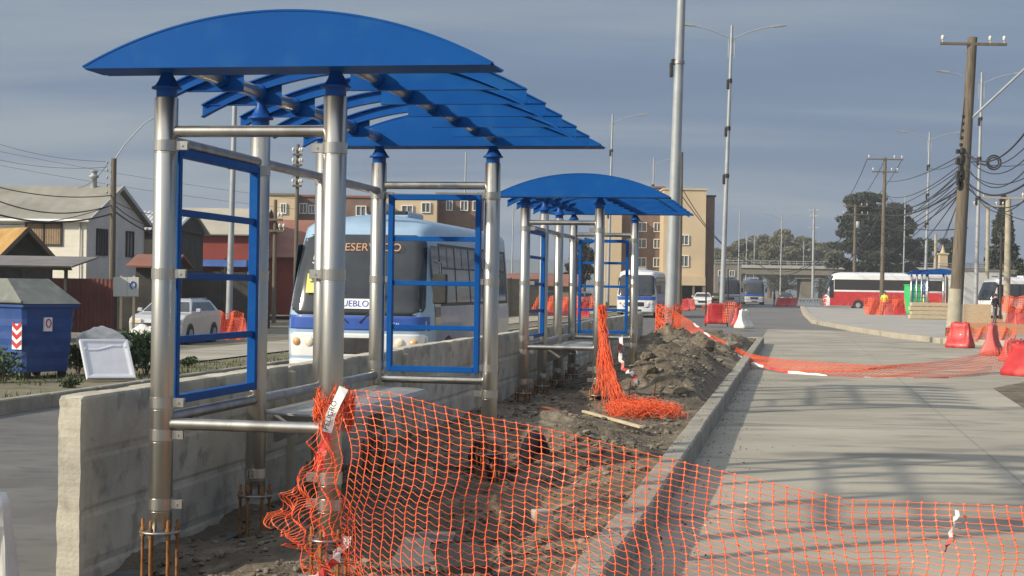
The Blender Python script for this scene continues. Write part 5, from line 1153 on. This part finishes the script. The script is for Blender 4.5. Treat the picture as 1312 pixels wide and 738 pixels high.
# maroon fence, dark gate wall, rear brick yard wall
def fence(name, label, x0, x1, yt, Y, m, posts=True, Y1=None, zb=-.1):
    a, b = P(x0, yt, Y), P(x1, yt, Y1 or Y); ln = math.hypot(b.x - a.x, b.y - a.y); T = thing(name, label, 'fence', (a.x, a.y, zb), math.atan2(b.y - a.y, b.x - a.x)); h = a.z - zb
    n = max(1, int(ln / 1.8)); 
    for k in range(n):
        MB().box((ln * (k + .5) / n, 0, h / 2), (ln / n - .03, .05, h - .02 * (k % 2))).build('fence_panel', m, T)
    if posts:
        for k in range(n + 1): MB().rbox((ln * k / n, .05, h / 2 + .03), (.09, .09, h + .06), .01).build('fence_post', M['darkwood'], T)
    return T
fence('boundary_fence', 'dark maroon metal fence below the white house', 55, 148, 356, 54, M['maroon'])
fence('boundary_fence', 'dark timber gate and fence right of the sign boards', 148, 232, 357, 56, M['darkwood'])
fence('boundary_fence', 'black yard fence behind the silver suv', 225, 345, 347, 62, M['darkwood'])
fence('boundary_fence', 'pale low wall at the far side of the left verge', 300, 345, 392, 66, M['bridge'], False)
fence('boundary_fence', 'dark yard fence behind the front of the bus', 340, 700, 352, 90, M['darkwood'])
# sign boards
for x0, x1, y0, y1, lab, ring in ((145, 163, 355, 380, 'left plain white board on the wooden sign posts', 0), (163, 178, 355, 380, 'right white board with a round dark blue emblem', 1)):
    a, b = P(x0, y0, 46), P(x1, y1, 46); T = thing('sign_board', lab, 'sign', ((a.x + b.x) / 2, 46, 0), 0, 'white boards before the maroon fence'); w_ = b.x - a.x - .02; h_ = a.z - b.z; zc = (a.z + b.z) / 2
    MB().rbox((0, 0, zc), (w_, .03, h_), .005).build('board', M['greybldg'], T); MB().rbox((w_ * .05, .05, zc / 2 + .15), (.07, .06, zc + .35), .01).build('post', M['palewood'], T)
    if ring:
        MB().tube([(.08 * math.cos(q), -.025, zc + .05 + .10 * math.sin(q)) for q in np.linspace(-.8, 4.6, 20)], .022, 6).build('emblem', M['busroyal'], T)
# red-orange shed roofs and light tin roof right of the white house
def gable(label, x0, x1, y_ridge, y_eave, Y, depth, wallm, roofm, rz=0, name='building', cat='building', side='y', zb=-.1):
    a, b = P(x0, y_eave, Y), P(x1, y_eave, Y); zr, ze = P((x0 + x1) / 2, y_ridge, Y + depth / 2).z - zb, a.z - zb
    T = thing(name, label, cat, (a.x, Y, zb), rz); w_ = b.x - a.x
    MB().box((w_ / 2, depth / 2, ze / 2), (w_, depth, ze)).build('wall', wallm, T)
    slope(T, -.3, w_ + .3, -.4, ze - .02, depth / 2, zr, roofm); slope(T, -.3, w_ + .3, depth + .4, ze - .02, depth / 2, zr, roofm)
    for x in (-.1, w_ - 0): MB().prism([(0, ze), (depth, ze), (depth / 2, zr - .05)], x, x + .1, plane='yz').build('gable_end', wallm, T)
    return T, w_, ze
gable('low house with bright corrugated tin roof right of the white house', 168, 222, 272, 294, 72, 7, M['darkwood'], M['tinlight'])
gable('small red roofed outbuilding at the white house corner', 174, 215, 328, 342, 60, 3, M['darkwood'], M['redroof'])
T, w_, ze = gable('long beige roofed shop with red front behind the suv', 214, 322, 268, 300, 84, 10, M['redwall'], M['tinbeige'])
MB().box((w_ / 2, -.6, P(270, 337, 83).z + .1), (w_ * .98, 1.1, .35)).build('awning', M['awning'], T)
MB().box((w_ / 2, -.06, P(270, 375, 83).z / 2 + .7), (w_ * .96, .1, 2.2)).build('shopfront', M['darkwood'], T)
for k in (.12, .42, .74): MB().rbox((w_ * k, -1.1, 1.55), (.09, .09, 3.1), .01).build('post', M['winwhite'] if k < .2 else M['darkwood'], T)
T, w_, ze = gable('rust red roofed house left of the bus windscreen', 340, 392, 283, 330, 88, 9, M['redwall'], M['redroof'])
# flats
def flats(label, x0, x1, yt, Y, depth, m, wins, rz=0, roof=None, zb=-.1, name='apartment_block', frames='winwhite', parapet=True):
    a, b = P(x0, yt, Y), P(x1, yt, Y); w_ = (b.x - a.x) / max(.2, math.cos(rz)); h = a.z - zb; T = thing(name, label, 'apartment block', (a.x, Y, zb), rz)
    MB().box((w_ / 2, depth / 2, h / 2), (w_, depth, h)).build('wall', m, T)
    if parapet: MB().box((w_ / 2, depth / 2, h + .08), (w_ + .25, depth + .25, .16)).build('parapet', roof or M['bridge'], T)
    s_ = Y / F
    for xa, xb, ya, yb in wins:
        window(T, ((xa + xb) / 2 * s_ - x0 * s_, 0, h - ((ya + yb) / 2 - yt) * s_), (xb - xa) * s_ * .8, (yb - ya) * s_ * .8, bars=1, fr=frames, depth=.14)
    return T, w_, h
flats('cream flats with one small window above the rust red roof', 345, 378, 250, 120, 8, M['cream'], [(360, 367, 260, 274)])
flats('brown flats with white balcony windows above the bus', 378, 478, 252, 122, 8, M['brick'], [(384, 394, 260, 274), (396, 404, 262, 274), (456, 470, 262, 276)], roof=M['redroof'])
flats('cream flats right of the near end panel middle', 478, 560, 250, 124, 8, M['cream'], [(514, 530, 262, 276), (540, 552, 258, 272)])
flats('brown flats behind the right side of the end panel', 560, 618, 249, 126, 8, M['brick'], [(572, 580, 256, 270), (590, 600, 256, 270), (606, 614, 256, 270)])
# tan apartment block on the right of the second shelter
W4 = lambda x0, x1: [(x0, x1, y, y + 13) for y in (284, 305, 329)]
flats('orange tan wing of the apartment block beside the second shelter', 776, 797, 268, 160, 12, M['cream'], [])
flats('brown brick middle of the apartment block with white windows', 797, 851, 240, 162, 14, M['brick'], W4(816, 830) + W4(838, 848) + [(816, 830, 262, 274), (838, 848, 262, 274)], roof=M['brick'])
T, w_, h_ = flats('tall cream block behind the tallest lamp pole', 851, 905, 243, 158, 14, M['cream'], [(872, 884, 326, 342), (872, 884, 300, 314)], roof=M['cream'])
MB().box((w_ * .45, -.7, 2.6), (w_ * 1.05, 1.6, .9)).build('canopy', M['cream'], T); 
for k in (.1, .4, .7, .95): MB().rbox((w_ * k, -1.3, 1.1), (.2, .2, 2.2), .02).build('column', M['bridge'], T)
MB().box((w_ * .45, -.1, 1.1), (w_ * .95, .12, 2.0)).build('entrance', M['darkwood'], T)
flats('narrow brown end of the apartment block', 905.5, 916, 252, 160, 10, M['brick'], [], roof=M['darkwood'])
flats('low grey building between apartment block and navy bus', 916, 950, 338, 240, 10, M['bridge'], [(920, 928, 346, 354), (934, 942, 346, 354)])
flats('low dark roofed yard building behind the second shelter', 664, 716, 352, 130, 8, M['darkwood'], [(672, 684, 362, 372)], roof=M['tinlight'])
gable('low red roofed house between the two shelters', 655, 740, 352, 366, 115, 8, M['bridge'], M['redroof'])
# right side warehouse and church tower
flats('pale grey warehouse behind the poles on the right', 1236, 1302, 347, 150, 20, M['greybldg'], [], roof=M['bridge'], name='warehouse')
c = P(1208, 330, 260); T = thing('church_tower', 'small ochre tower between the trees right of centre', 'tower', (c.x, 260, 0), 0); zt = P(1208, 326, 260).z
MB().box((0, 0, zt / 2), (1.3, 1.3, zt)).build('shaft', M['cream'], T); MB().box((0, 0, zt + .1), (1.6, 1.6, .25)).build('cornice', M['cream'], T); MB().lathe([(.5, 0), (.3, .5), (.05, 1.4)], (0, 0, zt + .2), 8).build('spire', M['cream'], T)
# overpass
T = thing('overpass', 'grey concrete road bridge crossing the whole background', 'bridge', (P(870, 350, 262).x, 262, 0), R(-4))
ZD = P(1000, 352, 262).z; ln = 75
MB().box((ln / 2, 4, ZD + .55), (ln, 8, 1.1)).build('deck', M['bridge'], T); MB().box((ln / 2, -.15, ZD + 1.3), (ln, .25, .5)).build('parapet', mat('parapet_grey', (.32, .31, .29), (.4, .385, .35), .3, .9), T)
rl = MB(); rl.tube([(0, -.1, ZD + 2.25), (ln, -.1, ZD + 2.25)], .06, 5); rl.tube([(0, -.1, ZD + 1.9), (ln, -.1, ZD + 1.9)], .04, 5)
for k in range(50): rl.tube([(k * 1.5, -.1, ZD + 1.5), (k * 1.5, -.1, ZD + 2.25)], .045, 5)
rl.build('railing', M['galv'], T)
for x in (21.5, 44, 68): MB().box((x, 4, ZD / 2), (2.2, 6, ZD)).build('pier', M['bridge'], T); MB().box((x, 4, ZD - .3), (4.5, 7, .7)).build('pier_cap', M['bridge'], T)
MB().box((3, 6, ZD / 2), (8, 6, ZD)).build('abutment', M['bridge'], T)

# ------------------------------------------------------------------ far hills and trees
mb = MB(); n = 90; vs = []
for i in range(n + 1):
    x = -680 + 1360 * i / n; vs += [(x, 640, -.8), (x, 700 + 80 * nz(i * .3, 1, 2, 3), (7 + 13 * nz(i * .11, 0, 3, 5)) + 14 * min(1, max(0, (x - 200) / 100)))]
fs = [(2 * i, 2 * i + 2, 2 * i + 3, 2 * i + 1) for i in range(n)]
N1 = len(vs); vs += [(vs[2 * i + 1][0], 880, -.8) for i in range(n + 1)]; fs += [(2 * i + 1, 2 * i + 3, N1 + i + 1, N1 + i) for i in range(n)]
mb.add(vs, fs, 0, True); struct(mb.build('hills', mat('blue_hills', (.10, .13, .16), (.12, .15, .17), .01, 1, world=True), fix=False))
def tree(name, label, x, yt, Y, w_, kind, m, group=None, zb=0, n=2600, cat='tree', ybase=385):
    c = P(x, yt, Y); h = c.z - zb; T = thing(name, label, cat, (c.x, Y, zb), 0, group); mb = MB(); tk = MB(); s_ = Y / F; Wd = w_ * s_
    tk.tube([(0, 0, 0), (.1, 0, h * .4), (0, .1, h * .85)], [Wd * .045 + .15, Wd * .03 + .1, .06], 8)
    if kind == 'conifer':
        for k in range(26):
            q = k / 25; z = h * (.12 + .88 * q); r = Wd / 2 * (1 - q) ** .8 * random.uniform(.7, 1.1) + .15
            for j in range(6):
                a = random.uniform(0, 6.28); tk.tube([(0, 0, z), (math.cos(a) * r * .9, math.sin(a) * r * .9, z + .1 * r)], .04, 4)
                leaves(mb, (math.cos(a) * r * .65, math.sin(a) * r * .65, z + random.uniform(-.1, .1)), (r * .42, r * .42, h * .018 + .12), n // 156, h * .018 + .1, hollow=0)
    elif kind == 'round':
        for k in range(44):
            a = random.uniform(0, 6.28); rr_ = math.sqrt(random.random()); z = h * random.uniform(.38, .92); wz = math.sin((z / h - .2) / .8 * math.pi) ** .6 if z / h > .2 else 0
            cx, cy = math.cos(a) * rr_ * Wd * .42 * wz, math.sin(a) * rr_ * Wd * .3 * wz; r = Wd * random.uniform(.07, .14)
            tk.tube([(0, 0, h * .3), (cx * .5, cy * .5, h * .3 + (z - h * .3) * .6), (cx, cy, z)], [.14, .09, .03], 5)
            leaves(mb, (cx, cy, z), (r * 1.3, r * 1.2, r * .8), n // 44, .014 * h + .07, hollow=.1)
    else:  # spreading layered cedar
        for k in range(120):
            q = random.random() ** .8; z = h * (.2 + .78 * q); r = Wd / 2 * (.25 + .75 * math.sin(min(1, (1.08 - q) * 1.1) * math.pi / 2)) * random.uniform(.35, 1.02); a = random.uniform(0, 6.28)
            cx, cy = math.cos(a) * r, math.sin(a) * r * .7; tk.tube([(0, 0, z - h * .06), (cx * .6, cy * .6, z - h * .01), (cx, cy, z)], [.16, .1, .04], 5)
            leaves(mb, (cx * .88, cy * .88, z + .1), (Wd * .105, Wd * .10, h * .035), n // 120, .012 * h + .07, hollow=0)
    tk.build('trunk', M['bark'], T); mb.build('crown', m, T, fix=False); return T
dk = M['leafdark']
tree('cedar_tree', 'largest dark spreading tree above the coach', 1108, 248, 240, 106, 'cedar', dk, n=24000)
tree('cedar_tree', 'dark tree right of the largest one, above the coach end', 1150, 262, 250, 74, 'cedar', dk, n=16000)
tree('cedar_tree', 'lower dark tree left of the church tower', 1180, 298, 270, 50, 'round', dk, n=5000)
tree('cedar_tree', 'lower dark tree right of the church tower', 1216, 298, 280, 44, 'round', dk, n=5000)
tree('pine_tree', 'pointed dark conifer at the right frame edge', 1286, 255, 190, 62, 'conifer', dk, n=8000)
tree('pine_tree', 'dark bushy tree cut by the right frame edge', 1318, 335, 120, 60, 'round', dk, n=4000)
tg = 'leafy trees behind the overpass'
for i, (x, yt, w_, Y, lab) in enumerate(((950, 304, 50, 330, 'first olive tree from the left behind the overpass'), (975, 298, 56, 350, 'second olive tree from the left behind the overpass'), (1004, 288, 52, 340, 'highest olive green tree behind the overpass'), (1030, 300, 46, 350, 'olive tree by the telecom mast'), (1052, 306, 46, 345, 'bare looking tree right of the telecom mast'), (925, 315, 40, 340, 'small olive tree beside the apartment block end'), (1070, 318, 40, 330, 'low olive tree under the largest dark tree'), (987, 310, 46, 325, 'lower front olive tree behind the overpass middle'))):
    tree('leafy_tree', lab, x, yt, Y, w_, 'round', M['leafmid'], tg, n=9000)
for x, yt, w_, Y, lab, m in ((748, 300, 40, 150, 'dark narrow tree seen through the second shelter', dk), (738, 322, 34, 140, 'green tree seen through the second shelter left of the panel', dk), (1000, 350, 60, 300, 'dark shrubs under the overpass', dk), (1062, 355, 46, 300, 'dark shrubs under the overpass right of the pier', dk), (1240, 352, 40, 200, 'dark tree just right of the biggest pole', dk)):
    tree('dark_tree', lab, x, yt, Y, w_, 'round', m, 'dark trees in the background', n=3500)

# ------------------------------------------------------------------ air
hb = MB(); hb.box((0, 415, 19.0), (1400, 1000, 41.0)); hz_ = hb.build('haze', bpy.data.materials.new('haze_air')); m = hz_.data.materials[0]; m.use_nodes = True
t = m.node_tree; t.nodes.clear(); o_ = N(t, 'ShaderNodeOutputMaterial'); pv = N(t, 'ShaderNodeVolumePrincipled'); pv.inputs['Color'].default_value = (.86, .9, .95, 1); pv.inputs['Density'].default_value = .00045; pv.inputs['Anisotropy'].default_value = .1
t.links.new(pv.outputs[0], o_.inputs['Volume']); tag(hz_, 'thin pale haze filling the air over the whole street', 'haze', kind='stuff')
